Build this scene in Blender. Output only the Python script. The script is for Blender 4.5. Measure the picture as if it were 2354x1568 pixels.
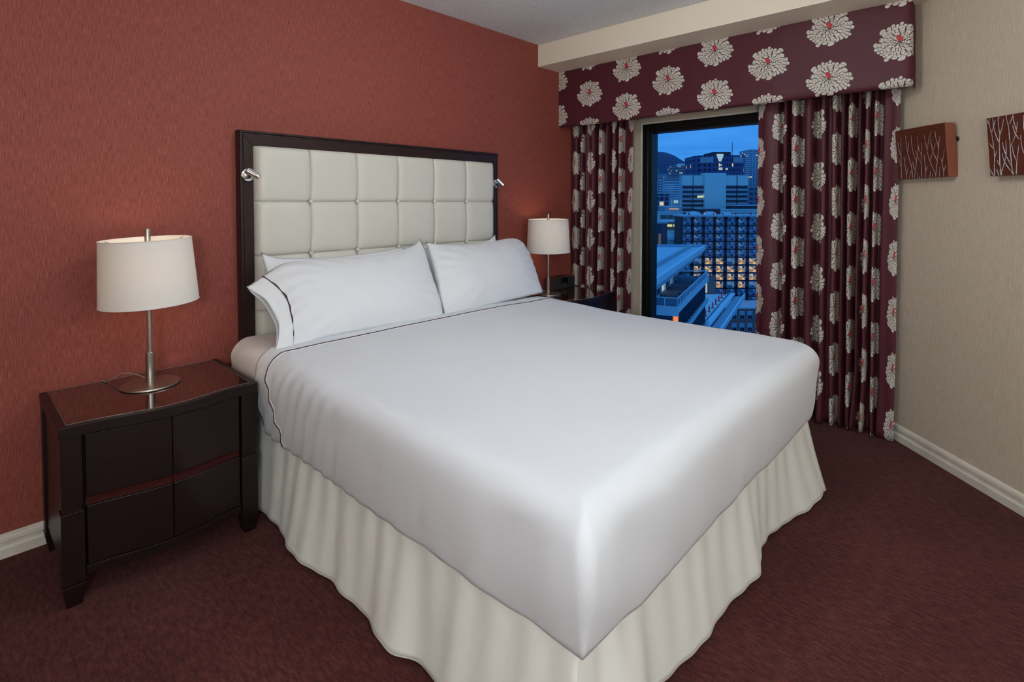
import bpy, math, random
from mathutils import Vector, Matrix, noise
R = math.radians
random.seed(7)
for o in list(bpy.data.objects): bpy.data.objects.remove(o)
sc = bpy.context.scene
COL = sc.collection

# ------------------------------------------------------------------ camera, world, lights, exposure
YAW = R(46.65)
cam = bpy.data.cameras.new('camera'); co = bpy.data.objects.new('camera', cam); COL.objects.link(co)
cam.sensor_width = 36; cam.lens = 36*1236/2354; cam.shift_y = -(784-501)/2354
cam.clip_start = .05; cam.clip_end = 5000
co.location = (0, 0, 1.3); co.rotation_euler = (R(90-1.73), 0, -YAW)
sc.camera = co
sc.view_settings.view_transform = 'Standard'; sc.view_settings.look = 'None'
sc.view_settings.gamma = 1; sc.view_settings.use_curve_mapping = False
sc.view_settings.exposure = 0.0

wd = bpy.data.worlds.new('dusk_sky'); sc.world = wd; wd.use_nodes = True
nt = wd.node_tree; nt.nodes.clear()
tc = nt.nodes.new('ShaderNodeTexCoord'); mp = nt.nodes.new('ShaderNodeMapping'); mp.inputs['Scale'].default_value = (2, 2, 22)
nz = nt.nodes.new('ShaderNodeTexNoise'); nz.inputs['Scale'].default_value = 3.0; nz.inputs['Detail'].default_value = 4
cr = nt.nodes.new('ShaderNodeValToRGB')
cr.color_ramp.elements[0].position = .3; cr.color_ramp.elements[0].color = (.040, .255, .76, 1)
cr.color_ramp.elements[1].position = .72; cr.color_ramp.elements[1].color = (.062, .33, .86, 1)
bg = nt.nodes.new('ShaderNodeBackground'); bg.inputs['Strength'].default_value = 1.08
wo = nt.nodes.new('ShaderNodeOutputWorld')
for a, b in ((tc.outputs['Generated'], mp.inputs[0]), (mp.outputs[0], nz.inputs['Vector']), (nz.outputs[0], cr.inputs[0]), (cr.outputs[0], bg.inputs[0]), (bg.outputs[0], wo.inputs[0])):
    nt.links.new(a, b)

def globe(name, loc, size, energy, color=(.86, .945, 1)):
    l = bpy.data.lights.new(name, 'POINT'); l.shadow_soft_size = size; l.energy = energy; l.color = color
    o = bpy.data.objects.new(name, l); COL.objects.link(o); o.location = loc
    return o
# unseen fill lights added to brighten the room, overhead and beside and behind the camera
globe('overhead_fill_light', (.55, .25, 2.10), .25, 7)
globe('overhead_fill_light.001', (1.60, 1.05, 2.27), .16, 22)
globe('low_fill_light', (-.62, -.60, 1.40), .22, 94)
globe('low_fill_light.001', (1.25, -1.15, 1.60), .22, 25)

# ------------------------------------------------------------------ helpers
class MB:
    """collects geometry in world (or local) coordinates; build() makes ONE mesh object"""
    def __init__(s): s.v = []; s.f = []; s.m = []; s.uv = None
    def add(s, vs, fs, mi=0):
        b = len(s.v); s.v += [tuple(v) for v in vs]; s.f += [tuple(i+b for i in f) for f in fs]; s.m += [mi]*len(fs); return s
    def box(s, x0, x1, y0, y1, z0, z1, mi=0):
        return s.hexa([(x0,y0,z0),(x1,y0,z0),(x1,y1,z0),(x0,y1,z0),(x0,y0,z1),(x1,y0,z1),(x1,y1,z1),(x0,y1,z1)], mi)
    def hexa(s, p, mi=0):
        return s.add(p, [(0,3,2,1),(4,5,6,7),(0,1,5,4),(1,2,6,5),(2,3,7,6),(3,0,4,7)], mi)
    def grid(s, fn, nu, nv, mi=0, flip=False):
        vs = [fn(i/nu, j/nv) for j in range(nv+1) for i in range(nu+1)]
        fs = []
        for j in range(nv):
            for i in range(nu):
                a = j*(nu+1)+i; q = (a, a+1, a+nu+2, a+nu+1)
                fs.append(q[::-1] if flip else q)
        return s.add(vs, fs, mi)
    def tube(s, path, r, n=8, cap=True, mi=0):
        P = [Vector(p) for p in path]; rs = r if isinstance(r, (list, tuple)) else [r]*len(P)
        vs = []; fs = []; u = None
        for i, p in enumerate(P):
            t = (P[min(i+1, len(P)-1)]-P[max(i-1, 0)])
            if t.length < 1e-9: t = Vector((0, 0, 1))
            t.normalize()
            if u is None:
                u = t.orthogonal().normalized()
            else:
                u = (u-t*u.dot(t))
                u = u.normalized() if u.length > 1e-6 else t.orthogonal().normalized()
            w = t.cross(u)
            for k in range(n):
                a = 2*math.pi*k/n; vs.append(p+(u*math.cos(a)+w*math.sin(a))*rs[i])
        for i in range(len(P)-1):
            for k in range(n):
                k2 = (k+1) % n; fs.append((i*n+k, i*n+k2, (i+1)*n+k2, (i+1)*n+k))
        if cap: fs.append(tuple(range(n))[::-1]); fs.append(tuple(range((len(P)-1)*n, len(P)*n)))
        return s.add(vs, fs, mi)
    def lathe(s, prof, c=(0, 0, 0), n=48, mi=0, M=None):
        vs = []; fs = []; m = len(prof)
        for k in range(n):
            a = 2*math.pi*k/n
            for r, z in prof:
                p = Vector((r*math.cos(a), r*math.sin(a), z))
                if M is not None: p = M @ p
                vs.append((p[0]+c[0], p[1]+c[1], p[2]+c[2]))
        for k in range(n):
            k2 = (k+1) % n
            for i in range(m-1): fs.append((k*m+i, k2*m+i, k2*m+i+1, k*m+i+1))
        return s.add(vs, fs, mi)
    def prism(s, poly, z0, z1, mi=0):
        n = len(poly)
        vs = [(x, y, z0) for x, y in poly]+[(x, y, z1) for x, y in poly]
        fs = [tuple(range(n))[::-1], tuple(range(n, 2*n))]+[(i, (i+1) % n, n+(i+1) % n, n+i) for i in range(n)]
        return s.add(vs, fs, mi)
    def mesh(s, name, mats, smooth=False):
        me = bpy.data.meshes.new(name); me.from_pydata(s.v, [], s.f); me.validate(clean_customdata=False)
        for mt in (mats if isinstance(mats, (list, tuple)) else [mats]): me.materials.append(mt)
        if len(s.m) == len(me.polygons): me.polygons.foreach_set('material_index', s.m)
        if smooth: me.polygons.foreach_set('use_smooth', [True]*len(me.polygons))
        me.update(); return me
    def build(s, name, mats, parent=None, smooth=False, bevel=0, local=False, seg=2, angle=None, fix=True):
        me = s.mesh(name, mats, smooth)
        if fix:
            import bmesh
            b = bmesh.new(); b.from_mesh(me)
            if s.uv is None: bmesh.ops.remove_doubles(b, verts=b.verts, dist=1e-5)
            bmesh.ops.recalc_face_normals(b, faces=b.faces); b.to_mesh(me); b.free()
        o = bpy.data.objects.new(name, me); COL.objects.link(o)
        if parent is not None: put(o, parent, local)
        if bevel:
            md = o.modifiers.new('bevel', 'BEVEL'); md.width = bevel; md.segments = seg; md.limit_method = 'ANGLE'; md.angle_limit = R(40)
            if smooth is False:
                me.polygons.foreach_set('use_smooth', [True]*len(me.polygons))
                w = o.modifiers.new('wn', 'WEIGHTED_NORMAL'); w.keep_sharp = False
        if angle: me.set_sharp_from_angle(angle=R(angle))
        return o
def put(o, parent, local=False):
    o.parent = parent
    if not local:
        M = Matrix.LocRotScale(parent.location, parent.rotation_euler, parent.scale)
        if parent.parent: M = Matrix.Identity(4) if parent.type == 'MESH' else M
        o.matrix_parent_inverse = M.inverted() if parent.type == 'EMPTY' else Matrix.Identity(4)
        if parent.type == 'MESH' and parent.parent is not None:
            q = parent.parent; A = Matrix.LocRotScale(q.location, q.rotation_euler, q.scale) @ parent.matrix_parent_inverse @ Matrix.LocRotScale(parent.location, parent.rotation_euler, parent.scale)
            o.matrix_parent_inverse = A.inverted()
def tag(o, label=None, cat=None, group=None, kind=None):
    if label: o['label'] = label
    if cat: o['category'] = cat
    if group: o['group'] = group
    if kind: o['kind'] = kind
    return o
def thing(name, label, cat, loc=(0, 0, 0), rz=0, group=None):
    o = bpy.data.objects.new(name, None); COL.objects.link(o); o.location = loc; o.rotation_euler = (0, 0, rz); o.empty_display_size = .1
    return tag(o, label, cat, group)
def struct(o, label=None):
    o['kind'] = 'structure'
    if label: o['label'] = label
    return o
def lerp(a, b, t): return a+(b-a)*t
def sstep(a, b, x):
    t = max(0, min(1, (x-a)/(b-a))); return t*t*(3-2*t)
def nzv(x, y, z=0): return noise.noise(Vector((x, y, z)))

# ------------------------------------------------------------------ materials
class NT:
    def __init__(s, nt): s.nt = nt
    def n(s, t, **k):
        o = s.nt.nodes.new(t)
        for a, b in k.items(): setattr(o, a, b)
        return o
    def set(s, sock, v):
        if hasattr(v, 'is_output'): s.nt.links.new(v, sock)
        elif v is not None: sock.default_value = v
    def m(s, op, a, b=None, c=None):
        o = s.n('ShaderNodeMath', operation=op); s.set(o.inputs[0], a)
        if b is not None: s.set(o.inputs[1], b)
        if c is not None: s.set(o.inputs[2], c)
        return o.outputs[0]
    def vm(s, op, a, b=None):
        o = s.n('ShaderNodeVectorMath', operation=op); s.set(o.inputs[0], a)
        if b is not None: s.set(o.inputs[1], b)
        return o.outputs['Value'] if op in ('LENGTH', 'DOT_PRODUCT', 'DISTANCE') else o.outputs[0]
    def mix(s, f, a, b):
        o = s.n('ShaderNodeMix', data_type='RGBA'); s.set(o.inputs[0], f); s.set(o.inputs[6], a); s.set(o.inputs[7], b); return o.outputs[2]
    def sep(s, v):
        o = s.n('ShaderNodeSeparateXYZ'); s.set(o.inputs[0], v); return o.outputs
    def comb(s, x, y, z=0.0):
        o = s.n('ShaderNodeCombineXYZ'); s.set(o.inputs[0], x); s.set(o.inputs[1], y); s.set(o.inputs[2], z); return o.outputs[0]
    def noise(s, vec, scale, detail=2, rough=.5):
        o = s.n('ShaderNodeTexNoise'); s.set(o.inputs['Vector'], vec); o.inputs['Scale'].default_value = scale; o.inputs['Detail'].default_value = detail; o.inputs['Roughness'].default_value = rough
        return o.outputs[0]
    def ramp(s, f, stops):
        o = s.n('ShaderNodeValToRGB'); e = o.color_ramp.elements
        while len(e) < len(stops): e.new(.5)
        for i, (p, c) in enumerate(stops): e[i].position = p; e[i].color = (*c, 1)
        s.set(o.inputs[0], f); return o.outputs[0]
    def mapping(s, vec, scale):
        o = s.n('ShaderNodeMapping'); s.set(o.inputs[0], vec); o.inputs['Scale'].default_value = scale; return o.outputs[0]
    def bump(s, h, strength, dist):
        o = s.n('ShaderNodeBump'); o.inputs['Strength'].default_value = strength; o.inputs['Distance'].default_value = dist; s.set(o.inputs['Height'], h); return o.outputs[0]
def mat(name, col=(.5, .5, .5), rough=.5, metal=0, spec=.5, **kw):
    m = bpy.data.materials.new(name); m.use_nodes = True; b = m.node_tree.nodes['Principled BSDF']
    b.inputs['Base Color'].default_value = (*col, 1); b.inputs['Roughness'].default_value = rough; b.inputs['Metallic'].default_value = metal; b.inputs['Specular IOR Level'].default_value = spec
    for k, v in kw.items(): b.inputs[k.replace('_', ' ')].default_value = v
    return m, NT(m.node_tree), b
def sr(r, g, b):
    f = lambda c: ((c/255+.055)/1.055)**2.4 if c > 10 else c/255/12.92
    return (f(r), f(g), f(b))
def objc(N): return N.n('ShaderNodeTexCoord').outputs['Object']

def wallpaper(name, dark, mid, light, bump=.25, zs=22):
    m, N, b = mat(name, mid, .62, spec=.3)
    c = objc(N)
    f1 = N.noise(N.mapping(c, (430, 430, zs)), 1.0, 2, .6)
    f2 = N.noise(N.mapping(c, (900, 900, zs*2)), 1.0, 2, .6)
    f = N.m('ADD', N.m('MULTIPLY', f1, .55), N.m('MULTIPLY', f2, .45))
    col = N.ramp(f, [(.30, dark), (.5, mid), (.70, light)])
    N.set(b.inputs['Base Color'], col); N.set(b.inputs['Normal'], N.bump(f, bump, .004))
    return m
M_red = wallpaper('red_grasscloth_wallpaper', sr(104, 46, 38), sr(143, 71, 60), sr(174, 101, 87), .22)
M_beige = wallpaper('beige_grasscloth_wallpaper', sr(180, 162, 138), sr(198, 182, 160), sr(216, 202, 184), .15)
m, N, b = mat('textured_ceiling_paint', sr(196, 198, 202), .9, spec=.1)
f = N.noise(objc(N), 190, 3, .6); N.set(b.inputs['Normal'], N.bump(f, .55, .006)); N.set(b.inputs['Base Color'], N.ramp(f, [(.35, sr(206, 207, 208)), (.65, sr(240, 240, 240))])); M_ceil = m
m, N, b = mat('cream_soffit_paint', sr(232, 218, 198), .6, spec=.2)
N.set(b.inputs['Normal'], N.bump(N.noise(objc(N), 60, 2), .05, .003)); M_soffit = m
m, N, b = mat('cream_trim_paint', sr(216, 207, 193), .4, spec=.4); M_trim = m
N.set(b.inputs['Base Color'], N.ramp(N.noise(objc(N), 8, 3), [(.3, sr(205, 195, 180)), (.7, sr(222, 214, 200))]))
m, N, b = mat('burgundy_carpet', sr(80, 40, 40), .95, spec=.03, Sheen_Weight=.04)
c = objc(N)
f1 = N.noise(c, 260, 2, .7); f2 = N.noise(N.mapping(c, (90, 26, 60)), 1, 3, .65); f3 = N.noise(c, 2.2, 3, .5)
f = N.m('ADD', N.m('ADD', N.m('MULTIPLY', f1, .45), N.m('MULTIPLY', f2, .4)), N.m('MULTIPLY', f3, .15))
N.set(b.inputs['Base Color'], N.ramp(f, [(.33, sr(43, 20, 20)), (.5, sr(82, 43, 41)), (.67, sr(118, 68, 62))])); N.set(b.inputs['Normal'], N.bump(f, .8, .008)); M_carpet = m

def linen(name, col, rough=.75, wave=.12, sc_=900, sheen=.1):
    m, N, b = mat(name, col, rough, spec=.25, Sheen_Weight=sheen)
    c = objc(N); f = N.m('ADD', N.noise(N.mapping(c, (1, 1, 3)), sc_, 1), N.m('MULTIPLY', N.noise(c, 9, 4, .6), 3))
    N.set(b.inputs['Normal'], N.bump(f, wave, .002)); return m
M_sheet = linen('white_cotton_sheet', sr(230, 232, 236), wave=.3)
M_fitted = linen('warm_white_fitted_sheet', sr(222, 216, 214))
M_pillow = linen('white_pillowcase_cotton', sr(232, 233, 235), wave=.22)
M_skirt = linen('ivory_bed_skirt_cloth', sr(238, 237, 229), .85, .25, 500)
M_pipe = mat('burgundy_piping', sr(64, 26, 30), .7)[0]
m, N, b = mat('cream_faux_leather', sr(212, 208, 196), .42, spec=.45)
N.set(b.inputs['Normal'], N.bump(N.noise(objc(N), 420, 2, .7), .12, .001)); M_leather = m
M_seam = mat('cream_leather_welt', sr(200, 194, 178), .5)[0]
def wood(name, dark, light, rough, ax=(2, 60, 60), coat=0.0):
    m, N, b = mat(name, dark, rough, spec=.30, Coat_Weight=coat, Coat_Roughness=.12)
    f = N.noise(N.mapping(objc(N), ax), 3, 4, .6)
    N.set(b.inputs['Base Color'], N.ramp(f, [(.3, dark), (.7, light)])); N.set(b.inputs['Normal'], N.bump(f, .04, .001)); return m
M_wood = wood('espresso_stained_wood', sr(19, 9, 10), sr(34, 17, 17), .40, (3, 40, 60), .10)
M_wood_lip = wood('reddish_espresso_wood', sr(46, 17, 16), sr(62, 26, 23), .85, (3, 40, 60), 0)
M_wood_lip.node_tree.nodes['Principled BSDF'].inputs['Specular IOR Level'].default_value = .08
M_frame = wood('espresso_headboard_wood', sr(38, 24, 24), sr(52, 35, 33), .42, (40, 40, 4), .1)
m, N, b = mat('dark_tinted_glass_top', sr(52, 26, 22), .04, spec=.8, Coat_Weight=.6, Coat_Roughness=.02); M_glass_top = m
M_edge = mat('pale_glass_edge', sr(120, 110, 105), .2)[0]
m, N, b = mat('brushed_nickel', sr(176, 168, 158), .32, 1.0)
N.set(b.inputs['Roughness'], N.m('ADD', .24, N.m('MULTIPLY', N.noise(N.mapping(objc(N), (30, 30, 900)), 1, 2), .2))); M_nickel = m
M_chrome = mat('polished_chrome', sr(225, 225, 228), .06, 1.0)[0]
M_black = mat('black_plastic', sr(22, 22, 24), .45)[0]
M_blackmat = mat('black_panel_cloth', sr(30, 30, 33), .8)[0]
M_screen = mat('dark_display', sr(8, 9, 18), .08)[0]
M_silver = mat('silver_button', sr(170, 170, 172), .35, .8)[0]
M_radio = wood('walnut_veneer', sr(62, 30, 18), sr(98, 52, 32), .4, (4, 60, 60), .1)
M_cord = mat('clear_grey_cord', sr(135, 122, 112), .4)[0]
# lamp shade: translucent linen
m = bpy.data.materials.new('white_linen_lamp_shade'); m.use_nodes = True; N = NT(m.node_tree); m.node_tree.nodes.clear()
d = N.n('ShaderNodeBsdfDiffuse'); t = N.n('ShaderNodeBsdfTranslucent'); mx = N.n('ShaderNodeMixShader'); mx.inputs[0].default_value = .22
lc = N.ramp(N.noise(N.mapping(objc(N), (300, 300, 500)), 1, 2), [(.35, sr(236, 234, 230)), (.65, sr(246, 244, 240))])
N.set(d.inputs[0], lc); t.inputs[0].default_value = (*sr(240, 226, 205), 1)
out = N.n('ShaderNodeOutputMaterial'); N.set(mx.inputs[1], d.outputs[0]); N.set(mx.inputs[2], t.outputs[0]); N.set(out.inputs[0], mx.outputs[0]); M_shade = m
m, N, b = mat('warm_glowing_bulb', (1, .8, .55), .3); b.inputs['Emission Color'].default_value = (1, .72, .42, 1); b.inputs['Emission Strength'].default_value = 6; M_bulb = m
M_alu = mat('black_anodised_window_frame', sr(16, 17, 16), .38, .3)[0]
M_canvas = wood('rust_brown_painted_canvas', sr(78, 36, 24), sr(102, 50, 34), .4, (3, 3, 60), .1)
M_canvas_side = wood('copper_canvas_side', sr(128, 72, 54), sr(146, 84, 64), .35, (3, 3, 60), .1)
m, N, b = mat('silver_branch_paint', sr(170, 170, 176), .45, .3)
N.set(b.inputs['Base Color'], N.ramp(N.noise(objc(N), 40, 3), [(.35, sr(150, 128, 112)), (.6, sr(184, 186, 194))])); M_branch = m
# clear window glass
m = bpy.data.materials.new('clear_window_glass'); m.use_nodes = True; N = NT(m.node_tree); m.node_tree.nodes.clear()
tr = N.n('ShaderNodeBsdfTransparent'); tr.inputs[0].default_value = (.93, .96, .98, 1); gl = N.n('ShaderNodeBsdfGlossy'); gl.inputs['Roughness'].default_value = 0.0
fr = N.n('ShaderNodeFresnel'); fr.inputs[0].default_value = 1.25; mx = N.n('ShaderNodeMixShader'); out = N.n('ShaderNodeOutputMaterial')
N.set(mx.inputs[0], N.m('MULTIPLY', fr.outputs[0], .5)); N.set(mx.inputs[1], tr.outputs[0]); N.set(mx.inputs[2], gl.outputs[0]); N.set(out.inputs[0], mx.outputs[0]); M_pane = m

# --- chrysanthemum print: woven satin with printed flower heads, laid out in fabric metres (UV)
def flower_group():
    g = bpy.data.node_groups.new('petal_ring', 'ShaderNodeTree')
    for nm in ('X', 'Y', 'Radius', 'Count', 'Seed'): g.interface.new_socket(nm, in_out='INPUT', socket_type='NodeSocketFloat')
    for nm in ('Inside', 'Line'): g.interface.new_socket(nm, in_out='OUTPUT', socket_type='NodeSocketFloat')
    N = NT(g); gi = N.n('NodeGroupInput').outputs; go = N.n('NodeGroupOutput')
    x, y, Rr, cnt, seed = gi[0], gi[1], gi[2], gi[3], gi[4]
    r = N.m('SQRT', N.m('ADD', N.m('MULTIPLY', x, x), N.m('MULTIPLY', y, y)))
    bend = N.m('MULTIPLY', N.m('SINE', N.m('ADD', N.m('MULTIPLY', r, 3.0), seed)), .10)
    th0 = N.m('ARCTAN2', y, x)
    warp = N.m('MULTIPLY', N.m('SINE', N.m('ADD', N.m('MULTIPLY', th0, 3.0), seed)), .022)
    ang = N.m('ADD', N.m('ADD', N.m('ADD', N.m('DIVIDE', th0, 2*math.pi), 1.0), warp), N.m('MULTIPLY', bend, .3))
    a = N.m('ADD', N.m('MULTIPLY', ang, cnt), N.m('MULTIPLY', seed, .37))
    cell = N.m('FLOOR', a)
    wn = N.n('ShaderNodeTexWhiteNoise', noise_dimensions='2D'); N.set(wn.inputs['Vector'], N.comb(N.m('MODULO', cell, cnt), seed))
    rnd = wn.outputs['Value']
    Rj = N.m('MULTIPLY', Rr, N.m('ADD', .82, N.m('MULTIPLY', rnd, .24)))
    t = N.m('MULTIPLY', N.m('SUBTRACT', N.m('FRACT', a), .5), 2.0)
    at = N.m('MINIMUM', N.m('ABSOLUTE', t), 1.0)
    w = N.m('DIVIDE', N.m('MULTIPLY', Rj, math.pi), cnt)
    cap = N.m('MULTIPLY', w, N.m('SUBTRACT', 1.0, N.m('SQRT', N.m('SUBTRACT', 1.0, N.m('MULTIPLY', at, at)))))
    d = N.m('SUBTRACT', N.m('SUBTRACT', Rj, cap), r)
    side = N.m('MULTIPLY', N.m('SUBTRACT', 1.0, at), N.m('DIVIDE', N.m('MULTIPLY', r, math.pi), cnt))
    e = N.m('MINIMUM', d, side)
    lw = .019
    line = N.m('LESS_THAN', e, lw)
    # the little fold drawn across each petal near its tip
    fold = N.m('ABSOLUTE', N.m('SUBTRACT', N.m('ADD', d, N.m('MULTIPLY', N.m('SINE', N.m('MULTIPLY', t, 5.0)), .022)), N.m('MULTIPLY', w, N.m('ADD', .55, N.m('MULTIPLY', rnd, .7)))))
    fl = N.m('MULTIPLY', N.m('LESS_THAN', fold, .010), N.m('GREATER_THAN', rnd, .45))
    N.set(go.inputs[0], N.m('GREATER_THAN', d, 0.0)); N.set(go.inputs[1], N.m('MAXIMUM', line, fl))
    return g
G_ring = flower_group()
PU, PV, FR = .64, .274, .109
def print_fabric(name, ou, ov, PV=PV):
    m, N, b = mat(name, sr(84, 36, 44), .5, spec=.3, Sheen_Weight=.06, Sheen_Roughness=.4)
    uv = N.n('ShaderNodeTexCoord').outputs['UV']; s = N.sep(uv)
    def local(du, dv):
        a = N.m('MULTIPLY', N.m('SUBTRACT', N.m('FRACT', N.m('ADD', N.m('DIVIDE', N.m('SUBTRACT', s[0], ou+du), PU), 100.5)), .5), PU)
        c = N.m('MULTIPLY', N.m('SUBTRACT', N.m('FRACT', N.m('ADD', N.m('DIVIDE', N.m('SUBTRACT', s[1], ov+dv), PV), 100.5)), .5), PV)
        return a, c
    a1, c1 = local(0, 0); a2, c2 = local(PU/2, PV/2)
    sel = N.m('LESS_THAN', N.m('ABSOLUTE', a1), PU/4)
    mixf = lambda p, q: N.m('ADD', N.m('MULTIPLY', p, sel), N.m('MULTIPLY', q, N.m('SUBTRACT', 1.0, sel)))
    X = N.m('DIVIDE', mixf(a1, a2), FR*1.04); Y = N.m('DIVIDE', mixf(c1, c2), FR*.96)
    ground = N.ramp(N.noise(N.mapping(uv, (500, 900, 1)), 1, 1), [(.3, sr(72, 29, 38)), (.7, sr(90, 40, 48))])
    cream = N.ramp(N.noise(uv, 5, 2), [(.3, sr(198, 190, 178)), (.7, sr(214, 207, 196))])
    lin = (*sr(74, 40, 40), 1)
    col = ground; cov = None
    rings = [(0, 0, 1.0, 25, 1), (.03, .01, .78, 20, 2), (.06, .02, .56, 16, 3), (.06, .03, .36, 11, 4), (.02, .02, .18, 7, 6)]
    for cx, cy, rr, n, sd in rings:
        g = N.n('ShaderNodeGroup'); g.node_tree = G_ring
        for i, v in enumerate((N.m('SUBTRACT', X, cx), N.m('SUBTRACT', Y, cy), rr, float(n), float(sd)*1.7)): N.set(g.inputs[i], v)
        col = N.mix(g.outputs[0], col, N.mix(g.outputs[1], cream, lin))
        cov = g.outputs[0] if cov is None else cov
    # red heart
    u = N.m('SUBTRACT', X, .03); v = N.m('SUBTRACT', Y, .19)
    p = N.m('DIVIDE', N.m('ADD', N.m('MULTIPLY', u, .86), N.m('MULTIPLY', v, -.5)), .085); q = N.m('DIVIDE', N.m('ADD', N.m('MULTIPLY', u, .5), N.m('MULTIPLY', v, .86)), .17)
    rad = N.m('ADD', N.m('MULTIPLY', p, p), N.m('MULTIPLY', q, q))
    col = N.mix(N.m('LESS_THAN', rad, 1.35), col, lin)
    col = N.mix(N.m('LESS_THAN', rad, 1.0), col, (*sr(196, 48, 58), 1))
    N.set(b.inputs['Base Color'], col)
    N.set(b.inputs['Sheen Tint'], (*sr(150, 90, 95), 1))
    N.set(b.inputs['Normal'], N.bump(N.noise(N.mapping(uv, (900, 2400, 1)), 1, 1), .05, .0006))
    return m
M_pelmet = print_fabric('chrysanthemum_print_pelmet_satin', 1.100, 2.115)
M_drape_r = print_fabric('chrysanthemum_print_drape_satin', .32, 1.45, .305)
M_drape_l = print_fabric('chrysanthemum_print_drape_satin_left', 0, 1.005, .302)

# ------------------------------------------------------------------ room shell
WY, WX, ZC = 2.679, 3.68, 2.487           # headboard wall, window wall, ceiling
AX, AY = 3.618, .52; DX, DY = -.70957, -.70463; NX, NY = -.70463, .70957   # angled wall: point, direction, inward normal
def aw(s, t): return (AX+DX*s+NX*t, AY+DY*s+NY*t)
end = aw(1.95, 0)
floor = struct(MB().box(-1.9, 3.9, -2.75, 2.8, -.1, 0).build('floor', M_carpet), 'burgundy cut pile carpet')
ceil = struct(MB().box(-1.9, 3.9, -2.75, 2.8, ZC, ZC+.1).build('ceiling', M_ceil), 'grey white textured ceiling')
struct(MB().box(-1.9, 3.9, WY, WY+.12, 0, ZC).build('wall_headboard', M_red), 'brick red grasscloth papered wall')
WB = (.72, 2.10, .30, 1.885)              # window opening y0,y1,z0,z1
w = MB(); T = .16
w.box(WX, WX+T, -.3, WB[0], 0, ZC); w.box(WX, WX+T, WB[1], WY, 0, ZC); w.box(WX, WX+T, WB[0], WB[1], 0, WB[2]); w.box(WX, WX+T, WB[0], WB[1], WB[3], ZC)
struct(w.build('wall_window', M_beige, fix=False), 'beige papered wall around the window')
p0, p1, p2, p3 = aw(-.28, 0), aw(1.95, 0), aw(1.95, -.12), aw(-.28, -.12)
struct(MB().prism([p0, p1, p2, p3], 0, ZC).build('wall_right', M_beige), 'beige grasscloth papered angled wall')
struct(MB().box(end[0], end[0]+.12, -2.6, end[1], 0, ZC).build('wall_side', M_beige))
struct(MB().box(-1.9, end[0]+.12, -2.72, -2.6, 0, ZC).build('wall_rear', M_beige))
struct(MB().box(-1.82, -1.7, -2.6, WY, 0, ZC).build('wall_left', M_beige))
# soffit above the window
sx = 3.124; sy = AY+DY*((sx-AX)/DX)
struct(MB().prism([(sx, WY), (sx, sy), aw(-.08, 0), (WX, WY)], 2.322, ZC-.0005).build('trim_1', M_soffit, bevel=.003), 'cream painted soffit beam above the pelmet')
# moulded baseboards
prof = [(0, 0), (.016, 0), (.016, .034), (.013, .040), (.011, .043), (.011, .056), (.013, .059), (.0125, .070), (.009, .078), (.004, .083), (0, .086)]
def baseboard(name, P, Q, nrm, label):
    mb = MB(); n = len(prof)
    vs = [(A[0]+nrm[0]*d, A[1]+nrm[1]*d, z) for A in (P, Q) for d, z in prof]
    mb.add(vs, [(i, i+1, n+i+1, n+i) for i in range(n-1)]+[tuple(range(n)), tuple(range(n, 2*n))[::-1]])
    return struct(mb.build(name, M_trim), label)
baseboard('baseboard_headboard', (-1.7, WY), (WX, WY), (0, -1), 'cream moulded baseboard under the red wall')
baseboard('baseboard_right', aw(-.05, 0), aw(1.95, 0), (NX, NY), 'cream moulded baseboard under the beige angled wall')
baseboard('baseboard_window', (WX, .5), (WX, WY), (-1, 0), 'cream moulded baseboard under the window')

# window
win = bpy.data.objects.new('window_1', None); COL.objects.link(win); win.location = (WX, 1.4, WB[2]); struct(win, 'tall fixed window in a black metal frame looking over a city at dusk')
y0, y1, z0, z1 = WB
def ring(mb, x0, x1, y0, y1, z0, z1, w):
    mb.box(x0, x1, y0, y0+w, z0, z1); mb.box(x0, x1, y1-w, y1, z0, z1); mb.box(x0, x1, y0+w, y1-w, z0, z0+w); mb.box(x0, x1, y0+w, y1-w, z1-w, z1)
fm = MB(); ring(fm, WX-.004, WX+.11, y0, y1, z0, z1, .045); fo = fm.build('window_frame', M_alu, win, bevel=.003, fix=False)
fm = MB(); ring(fm, WX+.022, WX+.11, y0+.044, y1-.044, z0+.044, z1-.044, .022); fm.build('glazing_bead', M_alu, win, bevel=.002, fix=False)
cm = MB(); ring(cm, WX-.012, WX+.002, y0-.014, y1+.014, z0-.014, z1+.014, .014); cm.build('casing_bead', M_trim, win, bevel=.002, fix=False)
MB().box(WX+.072, WX+.078, y0+.06, y1-.06, z0+.06, z1-.06).build('window_pane', M_pane, win)

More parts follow.
